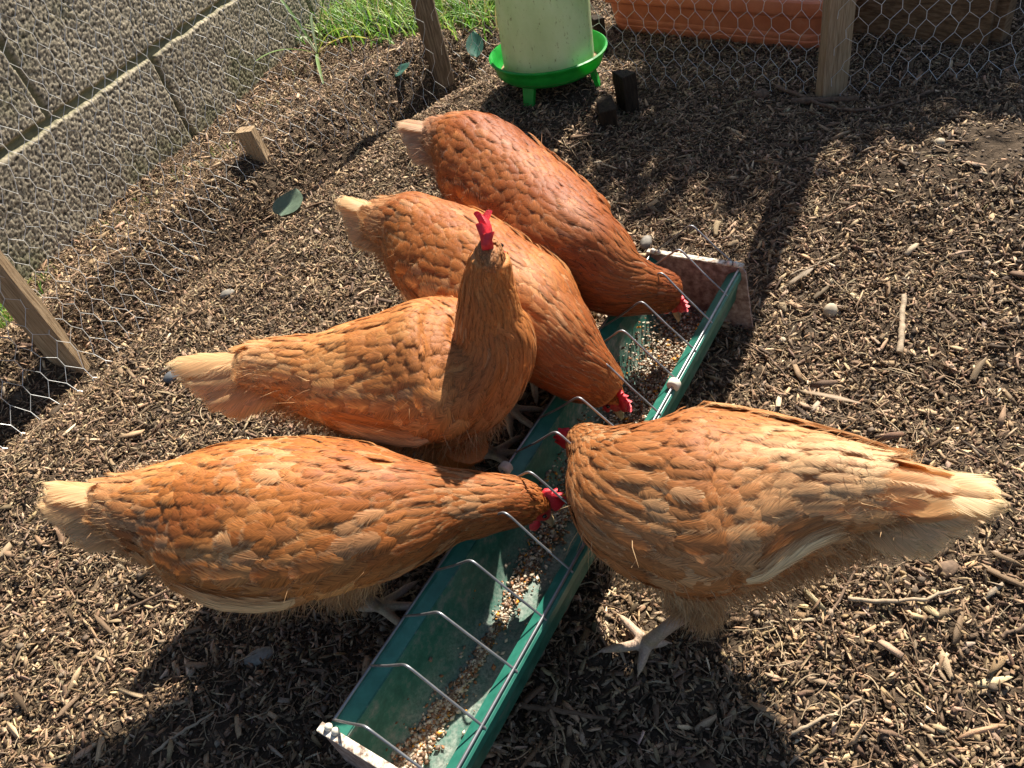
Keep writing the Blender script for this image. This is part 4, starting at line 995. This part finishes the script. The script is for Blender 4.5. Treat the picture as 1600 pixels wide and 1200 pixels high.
    for sg in (-1, 1):
        nq = 11; i = np.arange(nq); f = i / (nq - 1)
        spread = spec.get('fan', 1.0)
        off = ts[None] * (sg * (.003 + .026 * f))[:, None] + tu[None] * (.010 - .022 * f)[:, None]
        Bq = tr - td * .035 + off
        Dq = td[None] + ts[None] * (sg * .12 * f * spread)[:, None] + tu[None] * ((.05 - .15 * f) * spread)[:, None] + rg.normal(0, .035, (nq, 3)); Dq /= np.linalg.norm(Dq, axis=1)[:, None]
        Nq = tu[None] * (1 - .1 * f)[:, None] + ts[None] * sg * (.3 + .45 * f)[:, None]; Nq -= Dq * (Nq * Dq).sum(1)[:, None]; Nq /= np.linalg.norm(Nq, axis=1)[:, None]
        cq = np.tile(base * .2 + pale * .3 + cream * .5, (nq, 1)) * rg.uniform(.9, 1.1, (nq, 1)); ce = np.tile(cream, (nq, 1)) * rg.uniform(.85, 1.1, (nq, 1))
        tb.add(free_feathers(Bq, Dq, Nq, LT * rg.uniform(.9, 1.03, nq) * (1 - .38 * f), .036 * rg.uniform(.9, 1.15, nq), rg.uniform(.02, .10, nq), cq, ce, rg, 'quill', camber=.9))
    # tail coverts, softer and shorter
    nq = 46; a = rg.uniform(0, 2 * np.pi, nq); rr_ = rg.uniform(.4, 1., nq) * (rad[0] + .004)
    off = ts[None] * (np.cos(a) * rr_)[:, None] + tu[None] * (np.sin(a) * rr_)[:, None]; Nq = off / np.linalg.norm(off, axis=1)[:, None]
    Dq = td[None] + Nq * .10 + rg.normal(0, .06, (nq, 3)) + np.array([0, 0, -.12]) * (np.sin(a) < 0)[:, None]; Dq -= Nq * (Dq * Nq).sum(1)[:, None] * .8; Dq /= np.linalg.norm(Dq, axis=1)[:, None]
    cq = np.tile(base * .55 + pale * .3 + cream * .15, (nq, 1)) * rg.uniform(.85, 1.15, (nq, 1))
    tb.add(free_feathers(tr - td * .02 + off * .9, Dq, Nq, .046 * spec.get('covert', 1.) * rg.uniform(.7, 1.25, nq), .026 * rg.uniform(.8, 1.2, nq), np.full(nq, .12), cq, cq * .45 + cream * .55, rg, 'round'))
    tb.build('tail', body, 'quill_feather')

    # --- fluff at the vent, belly and thighs: fine loose down
    m = spec.get('down', 9000); u = rg.uniform(-.04, .62, m); th = -np.pi / 2 + rg.normal(0, .58, m); pp = lf.pt(u, th, -.002); nn_ = lf.nrm(u, th); T = lf.frame(u)[1]
    dd = nn_ * rg.uniform(.5, 1.1, m)[:, None] - T * rg.uniform(.2, 1.0, m)[:, None] + np.array([0, 0, -.35]) + rg.normal(0, .22, (m, 3))
    for (hip, hock, foot, fd) in spec['legs']:
        k2 = 2600; f = .5 + .5 * rg.random(k2); hip = np.asarray(hip); hock = np.asarray(hock); ax = unit(hock - hip); a = rg.uniform(0, 2 * np.pi, k2); e1 = unit(np.cross(ax, [.3, .9, .1])); e2 = np.cross(ax, e1)
        rr_ = .034 * (1 - f) + .011 * f; nv_ = np.outer(np.cos(a), e1) + np.outer(np.sin(a), e2); pp = np.vstack([pp, hip + np.outer(f * .92, hock - hip) + nv_ * rr_[:, None]]); dd = np.vstack([dd, nv_ * .45 + ax + rg.normal(0, .2, (k2, 3))])
    k3 = spec.get('rumpdown', 2600); u3 = rg.uniform(-.03, .09, k3); t3 = -np.pi / 2 + rg.normal(0, 1.1, k3); p3 = lf.pt(u3, t3, .0); d3 = lf.nrm(u3, t3) * rg.uniform(.2, .6, k3)[:, None] - lf.frame(u3)[1] + np.array([0, 0, -.25]) + rg.normal(0, .2, (k3, 3)); pp = np.vstack([pp, p3]); dd = np.vstack([dd, d3])
    m = len(pp); dd /= np.linalg.norm(dd, axis=1)[:, None]; Ld = rg.uniform(.014, .032, m); Ld[-k3:] *= .55; wv = rg.normal(0, 1, (m, 3)); sd = np.cross(dd, wv); sd /= np.linalg.norm(sd, axis=1)[:, None]
    wd = rg.uniform(.0002, .0006, m)[:, None]; wd[-k3:] *= .6; b2 = rg.normal(0, .18, (m, 3))
    V = np.stack([pp - sd * wd, pp + sd * wd, pp + dd * (Ld * .55)[:, None] + sd * wd * .8, pp + dd * (Ld * .55)[:, None] - sd * wd * .8, pp + (dd + b2) * Ld[:, None] + sd * wd * .1, pp + (dd + b2) * Ld[:, None] - sd * wd * .1], 1)
    F = (np.array([(0, 1, 2, 3), (3, 2, 4, 5)])[None] + (np.arange(m) * 6)[:, None, None]).reshape(-1, 4)
    cd = cpal(base * .6 + cream * .3, cream, rg.random(m) * .7) * rg.uniform(.8, 1.1, (m, 1)); db = Bag(); db.add((V.reshape(-1, 3), F, np.repeat(cd[:, None], 6, 1).reshape(-1, 3))); tag(db.build('down', body, 'down'), kind='stuff')

    # --- comb, wattles, beak, eyes
    cs = spec.get('comb', 1.0)
    out = [(-.013, -.003), (-.017, .006), (-.012, .012), (-.0095, .009), (-.006, .017), (-.003, .011), (.002, .0195), (.0045, .012), (.009, .018), (.011, .010), (.0155, .014), (.0165, .006), (.018, .001), (.016, -.003)]
    ce = hc + bk * .007 + crown * .0145; mb = MB(); nl = 5; V = []
    for z_i in range(nl):
        f = z_i / (nl - 1) * 2 - 1; kx = 1 - .10 * f * f
        for j, (x, y) in enumerate(out):
            wob = (math.sin(j * 2.4 + spec['seed']) * .0022 + spec.get('combsplay', 0) * (.0030 if j in (2, 10) else -.0034 if j in (4, 8) else 0)) * max(y, 0) / .018 * cs; th_ = (.0042 - .10 * max(y, 0)) * cs
            ctr = (.001, .006)
            V.append(ce + bk * (ctr[0] + (x - ctr[0]) * kx) * cs + crown * (ctr[1] + (y - ctr[1]) * kx) * cs + hs * (f * max(th_, .0011) + wob) )
    kx = len(out); F = [(i * kx + j, i * kx + (j + 1) % kx, (i + 1) * kx + (j + 1) % kx, (i + 1) * kx + j) for i in range(nl - 1) for j in range(kx)] + [tuple(range(kx - 1, -1, -1)), tuple(range((nl - 1) * kx, nl * kx))]
    mb.add(V, F); mb.build('comb', M['comb'], body, smooth=True, sharp=75)
    for sg in (-1, 1):
        mb = MB(); wc = hc + bk * .020 - crown * .015 + hs * sg * .006; hang = unit(np.array([0, 0, -1.]) * .6 - crown * .6 + bk * .2)
        n1 = unit(np.cross(hang, hs)); V = []; nr = 8
        for i in range(nr + 1):
            a = math.pi * i / nr
            for j in range(10):
                b = 2 * math.pi * j / 10; V.append(wc + hang * (-math.cos(a)) * .009 + n1 * math.sin(a) * math.cos(b) * .0065 + hs * math.sin(a) * math.sin(b) * .0022)
        mb.add(V, [(i * 10 + j, i * 10 + (j + 1) % 10, (i + 1) * 10 + (j + 1) % 10, (i + 1) * 10 + j) for i in range(nr) for j in range(10)]); mb.build('wattle', M['comb'], body, smooth=True, sharp=80)
        mb = MB(); ec = hc + bk * .010 + crown * .003 + hs * sg * .0128
        mb.lathe(ec, [(0, .0026), (.0018, .002), (.0030, .0), (.0018, -.002), (0, -.0026)], 12); mb.build('eye', M['eye'], body, smooth=True, sharp=90)
    mb = MB(); b0 = hc + bk * .024; mb.tube([b0, b0 + bk * .007, b0 + bk * .013 - crown * .001, b0 + bk * .018 - crown * .0045], [.0062, .0052, .0032, .0008], 10); mb.build('beak', M['beak'], body, smooth=True, sharp=60)
    return root

def std_legs(c, hd, z_hip=.13, wid=.042, zf=.0, st=(0, .02)):
    hd = unit([hd[0], hd[1], 0]); lt = np.cross(hd, [0, 0, 1.]); out = []
    for sg, fwd in ((-1, st[0]), (1, st[1])):
        b = np.array([c[0], c[1], 0]) + lt * sg * wid
        hip = b + hd * .012 + np.array([0, 0, z_hip]); hock = b - hd * .022 + np.array([0, 0, .082]); f = b + hd * (.018 + fwd)
        f[2] = max(float(gh(f[0], f[1])), 0) + .004; out.append((hip, hock, f, hd))
    return out

g_base = (.40, .155, .045); g_pale = (.62, .34, .15); g_deep = (.27, .075, .018)
H1 = dict(seed=1, label='ginger hen with pale flecked back, nearest on the left, head lowered into the trough', base=(.44, .150, .033), pale=(.74, .41, .16), deep=(.27, .070, .016), palebias=.0, white=1.0, edge=.8, ruff=.5, neckdeep=1.0,
    spine=[(185, 788, .235, 46), (235, 797, .225, 76), (310, 806, .21, 104), (400, 814, .20, 123), (490, 811, .195, 124), (570, 806, .19, 114), (640, 799, .18, 95), (700, 790, .165, 71), (755, 786, .15, 57), (805, 784, .135, 46), (832, 786, .124, 38)], ia=6, tailtip=(80, 778, .262))
H1['in'] = 6; H1['crown'] = (.9, .1, .35); H1['beak'] = (.42, -.12, -1)
p = at(470, 812, .1); H1['legs'] = std_legs((p[0] + .03, p[1] + .0), (1, -.12), st=(.02, -.02)); i_ = 0 if H1['legs'][0][2][1] < H1['legs'][1][2][1] else 1; H1['legs'][i_] = (at(500, 870, .13), at(552, 918, .075), at(596, 952, .006), (1, -.25))
H2 = dict(seed=2, label='ginger hen behind the upright one, its flecked neck bent down to the trough', base=(.41, .132, .028), pale=(.66, .34, .13), deep=(.27, .066, .014), edge=.75, neckdeep=1.1, white=.3,
    spine=[(600, 345, .25, 40), (645, 362, .24, 68), (700, 403, .22, 88), (755, 445, .21, 96), (810, 485, .2, 98), (860, 530, .18, 88), (900, 570, .155, 68), (932, 594, .132, 50), (952, 611, .115, 40)], ia=5, tailtip=(540, 318, .272))
H2['neckedge'] = .9; H2['in'] = 5; p = at(748, 438, .21); H2['legs'] = std_legs(p, at(860, 530, .18) - at(645, 365, .24), z_hip=.15, wid=.034, st=(0, .02))
H3 = dict(seed=3, label='pale ginger hen standing upright with its red comb raised, facing away', base=(.48, .182, .047), pale=(.72, .41, .16), deep=(.34, .105, .028), palebias=.05, edge=.5, neckdeep=.1, headpale=.18, white=.4,
    spine=[(400, 572, .25, 42), (440, 576, .24, 54), (510, 588, .22, 78), (590, 590, .21, 104), (670, 584, .205, 124), (730, 568, .215, 118), (768, 535, .245, 84), (764, 490, .285, 59), (763, 440, .325, 48), (766, 402, .355, 39)], ia=5, tailtip=(288, 588, .262), comb=1.5, combsplay=1.0,
    asp=[1, 1, 1.05, 1.05, 1.05, 1.0, 1, 1, 1, 1])
H3['fan'] = 1.9; H3['in'] = 6; H3['crown'] = (.04, -.1, 1); H3['beak'] = (.10, 1, -.05); p = at(690, 590, .2); H3['legs'] = std_legs((p[0] - .0, p[1]), (1, -.25), wid=.038)
H4 = dict(seed=4, label='darker rust brown hen farthest from the camera, pecking at the far end of the trough', base=(.34, .093, .019), pale=(.54, .215, .065), deep=(.22, .048, .010), edge=.5, neckdeep=.8, white=.1, cream=(.70, .50, .32),
    spine=[(690, 215, .25, 34), (735, 237, .245, 66), (785, 287, .225, 80), (838, 336, .21, 84), (888, 384, .2, 86), (932, 416, .18, 80), (966, 440, .16, 62), (1003, 450, .14, 46), (1032, 455, .125, 40), (1046, 458, .115, 35)], ia=5, tailtip=(628, 203, .268))
H4['in'] = 5; p = at(826, 324, .21); H4['legs'] = std_legs(p, at(935, 418, .18) - at(735, 237, .245), z_hip=.155, wid=.032)
H5 = dict(seed=5, label='buff ginger hen right of the trough with cream tail, its head hidden', base=(.44, .170, .050), pale=(.72, .43, .20), deep=(.32, .10, .028), edge=.75, neckdeep=.4, white=.5, ruff=.8, cream=(.84, .64, .36),
    spine=[(1385, 765, .25, 64), (1310, 766, .235, 92), (1230, 773, .215, 118), (1150, 782, .2, 144), (1085, 784, .195, 154), (1020, 772, .19, 134), (968, 742, .175, 92), (938, 712, .15, 56), (918, 695, .125, 40), (908, 688, .108, 32)], ia=5, tailtip=(1545, 788, .27), fan=1.0, down=14000)
H5['wl'] = .04; H5['rump'] = .28; H5['rumpamt'] = .7; H5['covert'] = 1.5; H1['rump'] = .10; H1['fan'] = .9; H5['in'] = 5; H5['crown'] = (-.6, .55, .55)
h5 = unit(at(1010, 775, .19) - at(1310, 768, .235)); h5[2] = 0
f1 = at(1012, 1010, .006); H5['legs'] = [(at(1110, 880, .12), at(1082, 950, .085), f1, unit(at(944, 1022, 0) - f1)), (at(1120, 780, .12), at(1120, 830, .085), at(1075, 850, .006), h5)]
fd = unit((at(944, 1022, 0) - f1) * [1, 1, 0]); 
def tang(px, py):
    v = (at(px, py, 0) - f1); v[2] = 0; L = np.linalg.norm(v); v = v / L; sd = np.cross(fd, [0, 0, 1.]); return (math.degrees(math.atan2(v @ sd, v @ fd)), L)
H5['toes'] = {0: [tang(944, 1022), tang(1000, 1054), tang(972, 970), (180, .02)]}
for h_ in (H1, H2, H3, H4, H5): hen(h_)

# ------------------------------------------------------------------ grass and weeds beyond the wire
def blades(n, fn, lmin, lmax, wd, seed, cols, bend=.6):
    rg = np.random.default_rng(seed); xy = fn(rg, n); n = len(xy)
    z = gh(xy[:, 0], xy[:, 1]) - .004; a = rg.uniform(0, 6.28, n); ln = rg.uniform(lmin, lmax, n); bd = rg.uniform(.1, 1., n) * bend
    d = np.stack([np.cos(a), np.sin(a), 0 * a], 1); s = np.stack([-np.sin(a), np.cos(a), 0 * a], 1); V = []; B = np.stack([xy[:, 0], xy[:, 1], z], 1); N = 6
    for i in range(N):
        t = i / (N - 1); p = B + d * (ln * bd * t ** 2)[:, None] + np.array([0, 0, 1.]) * (ln * (t - bd * .45 * t ** 2))[:, None]; w_ = wd * (1 - t ** 2) + .0002
        V += [p - s * w_ / 2, p + s * w_ / 2]
    V = np.stack(V, 1); f = np.array([(2 * i, 2 * i + 1, 2 * i + 3, 2 * i + 2) for i in range(N - 1)]); F = (f[None] + (np.arange(n) * 2 * N)[:, None, None]).reshape(-1, 4)
    cols = np.array(cols); c = cols[rg.integers(0, len(cols), n)] * rg.uniform(.7, 1.3, (n, 1)); return V.reshape(-1, 3), F, np.repeat(c[:, None], 2 * N, 1).reshape(-1, 3)
GC = [(.13, .30, .03), (.20, .38, .05), (.09, .21, .03), (.30, .42, .08), (.34, .28, .12)]
def strip(pts, w_):
    P = np.array([at(*q)[:2] for q in pts])
    def fn(rg, n):
        i = rg.integers(0, len(P), n); return P[i] + rg.normal(0, w_, (n, 2))
    return fn
def beyond(fn):
    def g_(rg, n):
        q = fn(rg, n); ok = ((q - WA) @ WN > .02)
        for i in (2, 3):
            d, s = seg_dist(q[:, 0], q[:, 1], FP[i], FP[i + 1])
            lo = min(FP[i][0], FP[i + 1][0]); ok &= ~((s < 0) & (d < .25) & (q[:, 0] > lo)) if i == 2 else (s > -.0) | (d > .5)
        return q[ok]
    return g_
G1 = blades(4200, beyond(strip([(520, 25), (560, 40), (600, 30), (640, 45), (600, 5), (700, 20), (740, 30), (560, -30), (640, -40), (720, -30), (490, -20), (780, -10), (480, 45)], .07)), .04, .12, .0058, 12, GC, 1.25)
G2 = blades(500, strip([(20, 490), (5, 520), (-20, 480), (10, 470)], .03), .02, .06, .003, 13, GC, .9)
G3 = blades(260, strip([(180, 350), (300, 270), (220, 320), (420, 170), (460, 120), (60, 440), (350, 240)], .03), .012, .04, .002, 14, [(.2, .26, .07), (.35, .28, .12), (.3, .2, .1)], .9)
for nm, lb, (V, F, c) in (('grass', 'bright green grass growing beyond the wire at the top left', G1), ('grass', 'small tuft of green grass by the leaning left post', G2), ('grass', 'sparse dry sprouts along the foot of the block wall', G3)):
    me = make_mesh(nm, V, F, True); set_col(me, c); tag(link(nm, me, M['leafy']), lb, 'grass', kind='stuff')

def ribbon(mb_pts, wdt, col):
    P = [np.array(p) for p in mb_pts]; n = len(P); V = []
    for i, p in enumerate(P):
        t = P[min(i + 1, n - 1)] - P[max(i - 1, 0)]; s = unit(np.cross(t, [0, 0, 1.]) + 1e-6); w_ = wdt * math.sin(math.pi * (i + .6) / (n + .4)) ** .6
        V += [p - s * w_ / 2, p + np.array([0, 0, -w_ * .2]), p + s * w_ / 2]
    F = []
    for i in range(n - 1):
        for j in (0, 1): F.append((3 * i + j, 3 * i + j + 1, 3 * i + j + 4, 3 * i + j + 3))
    return np.array(V), np.array(F), np.tile(col, (len(V), 1))
def weed():
    b = at(497, 85); b[2] = float(gh(b[0], b[1])); root = empty('weed', b); tag(root, 'straggly weed with long arching green blades beside the block wall', 'weed')
    rg = random.Random(4)
    tips = [((400, 95), .10, (.16, .26, .06)), ((430, -10), .22, (.2, .33, .09)), ((520, -40), .24, (.12, .24, .04)), ((575, 60), .05, (.45, .42, .06)), ((560, 10), .12, (.12, .26, .05)), ((505, 130), .01, (.2, .3, .1)), ((470, 60), .12, (.45, .5, .35)), ((540, 45), .1, (.3, .36, .06)), ((488, 20), .16, (.35, .45, .3))]
    for (px, py), z, c in tips:
        e = at(px, py, max(z, .02) * .8); m_ = (b + e) / 2 + np.array([0, 0, .05]); pts = [b * (1 - t) ** 2 + 2 * m_ * t * (1 - t) + e * t * t for t in np.linspace(0, 1, 9)]
        V, F, col = ribbon(pts, .010, c); child_np('blade', V, F, M['leafy'], root, col, True)
weed()

def leaf(name, label, px, py, L, W, yaw, col, tilt=.15, curl=.3, dz=.006, fold=.25):
    c = atg(px, py); c[2] += dz; n = 13; V = []
    for i in range(n):
        t = i / (n - 1); w_ = W / 2 * math.sin(math.pi * t ** .85) ** .7 + .0004
        for j in range(7):
            s = j / 3 - 1; x = (t - .5) * L; y = s * w_; z = abs(s) * w_ * fold + curl * L * ((t - .5) ** 2) + .0015 * math.sin(9 * t + 3 * s)
            V.append((x, y, z + tilt * x))
    V = np.array(V); cy, sy = math.cos(yaw), math.sin(yaw); V = np.stack([V[:, 0] * cy - V[:, 1] * sy, V[:, 0] * sy + V[:, 1] * cy, V[:, 2]], 1) + c
    F = np.array([(i * 7 + j, i * 7 + j + 1, (i + 1) * 7 + j + 1, (i + 1) * 7 + j) for i in range(n - 1) for j in range(6)])
    cc = np.tile(col, (len(V), 1)); cc[np.arange(len(V)) % 7 == 3] *= 1.35
    me = make_mesh(name, V, F, True); set_col(me, cc); return tag(link(name, me, M['leafy']), label, 'leaf', 'fallen leaves on the chips')
leaf('fallen_leaf', 'large dull green leaf lying on the chips left of the hens', 458, 332, .080, .075, R_(60), (.15, .21, .145), dz=.022, tilt=.25, fold=.12)
leaf('fallen_leaf', 'teal green leaf upright on the chips left of the feeder', 746, 88, .07, .05, R_(80), (.05, .17, .12), dz=.03, tilt=.7)
leaf('fallen_leaf', 'small teal leaf in the dark hollow left of the rounded post', 632, 120, .05, .045, R_(20), (.06, .17, .13), dz=.018, tilt=.4)

def stone(px, py, rs, yaw, mat, label, dz=.0):
    c = atg(px, py); bm = bmesh.new(); bmesh.ops.create_icosphere(bm, subdivisions=3, radius=1.0); s = px * .13
    rot = Matrix.Rotation(yaw, 3, 'Z')
    for v in bm.verts:
        k = 1 + .16 * (vnoise(np.array([v.co.x * 1.6 + s]), np.array([v.co.y * 1.6 + v.co.z * 1.3 + s]))[0] - .5)
        p = rot @ Vector((v.co.x * rs[0] * k, v.co.y * rs[1] * k, v.co.z * rs[2] * k)); v.co = p
    me = bpy.data.meshes.new('stone'); bm.to_mesh(me); bm.free(); me.polygons.foreach_set('use_smooth', np.ones(len(me.polygons), dtype=bool))
    o = link('stone', me, M[mat]); o.location = (c[0], c[1], c[2] + rs[2] * .45 + dz); tag(o, label, 'stone', 'loose stones among the chips')
stone(272, 592, (.018, .013, .010), .2, 'stone_blue', 'smooth blue grey stone half under the upright hen\'s tail')
stone(356, 461, (.015, .010, .007), .2, 'stone', 'flat grey stone on the chips left of the hens')
stone(1010, 385, (.017, .010, .010), 1.0, 'stone', 'grey stone by the far hen\'s neck near the trough end', .004)
stone(1297, 490, (.011, .010, .012), .2, 'stone_pale', 'pale brown pebble standing right of the trough')
stone(1467, 226, (.010, .009, .008), .2, 'stone_pale', 'rounded pale stone on the sunlit bank at the upper right')
stone(407, 1028, (.019, .010, .007), .1, 'stone', 'dull mauve stone in the shade in front of the left hen')
stone(1190, 152, (.016, .014, .012), .1, 'stick', 'dark round clod left of the square post')
stone(1478, 892, (.014, .009, .006), .3, 'stick', 'dark curved bark piece below the right hen\'s tail')
stone(1222, 533, (.006, .005, .004), .3, 'stone_pale', 'tiny pale pebble right of the trough end')

def stick(pts, r0, r1, mat, label, dz=.008):
    P = [atg(*p) + np.array([0, 0, dz]) for p in pts]; n = 18; A = np.array(P); k = len(A); t = np.linspace(0, k - 1, n); Q = np.stack([np.interp(t, np.arange(k), A[:, j]) for j in range(3)], 1)
    for _ in range(3): Q[1:-1] = .25 * Q[:-2] + .5 * Q[1:-1] + .25 * Q[2:]
    Q += rng.normal(0, .0008, Q.shape); mb = MB(); mb.tube(Q, list(np.linspace(r0, r1, n) * rng.uniform(.85, 1.15, n)), 7); o = mb.build('stick', M[mat], None, smooth=True, sharp=70); tag(o, label, 'stick', 'sticks lying on the chips')
stick([(1212, 140), (1260, 160), (1310, 178), (1370, 178), (1460, 148)], .0045, .002, 'stick', 'long curved brown stick at the foot of the square post')
stick([(1236, 164), (1290, 162), (1342, 160)], .007, .006, 'stick', 'short thick brown stick crossing behind the curved one')
stick([(1410, 122), (1428, 90), (1440, 60)], .003, .002, 'stick', 'thin stick leaning on the wire right of the square post')
stick([(1324, 940), (1370, 946), (1420, 944), (1465, 935), (1500, 924)], .0024, .0015, 'twig', 'pale curved twig below the right hen\'s tail')
stick([(1404, 556), (1408, 520), (1410, 470)], .0050, .004, 'twig', 'stout pale splinter right of the trough, lying away')
stick([(1100, 500), (1130, 530), (1200, 560), (1240, 610)], .0020, .001, 'stick', 'thin dark twig right of the trough')
stick([(245, 1180), (300, 1140), (340, 1118)], .0020, .0012, 'twig', 'thin ochre twig at the lower left edge of the shade')
stick([(180, 968), (250, 935), (320, 905)], .0024, .0015, 'stick', 'straight brown twig pointing at the left hen\'s belly')
stick([(1240, 1150), (1290, 1125), (1345, 1098)], .0019, .001, 'twig', 'slim straight pale twig at the lower right')
stick([(813, 1107), (880, 1115), (950, 1128)], .0034, .002, 'stick', 'brown twig in the shade right of the trough')
stick([(1236, 435), (1280, 418), (1312, 404)], .0016, .001, 'twig', 'bare quill lying on the chips right of the trough end')
stick([(1300, 960), (1370, 830), (1350, 860)], .0016, .001, 'stick', 'very thin dark twig under the right hen\'s tail')
stick([(700, 1175), (640, 1199), (600, 1230)], .001, .001, 'stick', 'thin twig beneath the near end of the trough')
stick([(1560, 1000), (1600, 985), (1650, 965)], .0022, .0014, 'stick', 'thin dark twig at the right edge')

# shed feathers on the chips
def shed(px, py, qx, qy, W, col, label):
    a = atg(px, py) + [0, 0, .012]; b = atg(qx, qy) + [0, 0, .014]; D = unit(b - a); N = np.array([[0, 0, 1.]]); N = N - D * (N @ D)[:, None]; N /= np.linalg.norm(N)
    rg = np.random.default_rng(int(px)); t = free_feathers(a[None], D[None], N, np.array([np.linalg.norm(b - a)]), np.array([W]), np.array([.1]), np.array([col]), np.array([col]) * 1.1, rg, 'lance')
    me = make_mesh('shed_feather', t[0], t[1], True); set_col(me, t[2]); set_col(me, t[3], 'Tip'); a_ = me.attributes.new('FUV', 'FLOAT_VECTOR', 'POINT'); a_.data.foreach_set('vector', t[4].astype(np.float32).ravel()); tag(link('shed_feather', me, M['feather']), label, 'feather', 'shed feathers on the chips')
shed(1270, 428, 1228, 452, .014, (.36, .27, .18), 'pale downy feather lying right of the trough end')
shed(1345, 640, 1235, 612, .010, (.36, .25, .15), 'buff feather lying above the right hen\'s back')
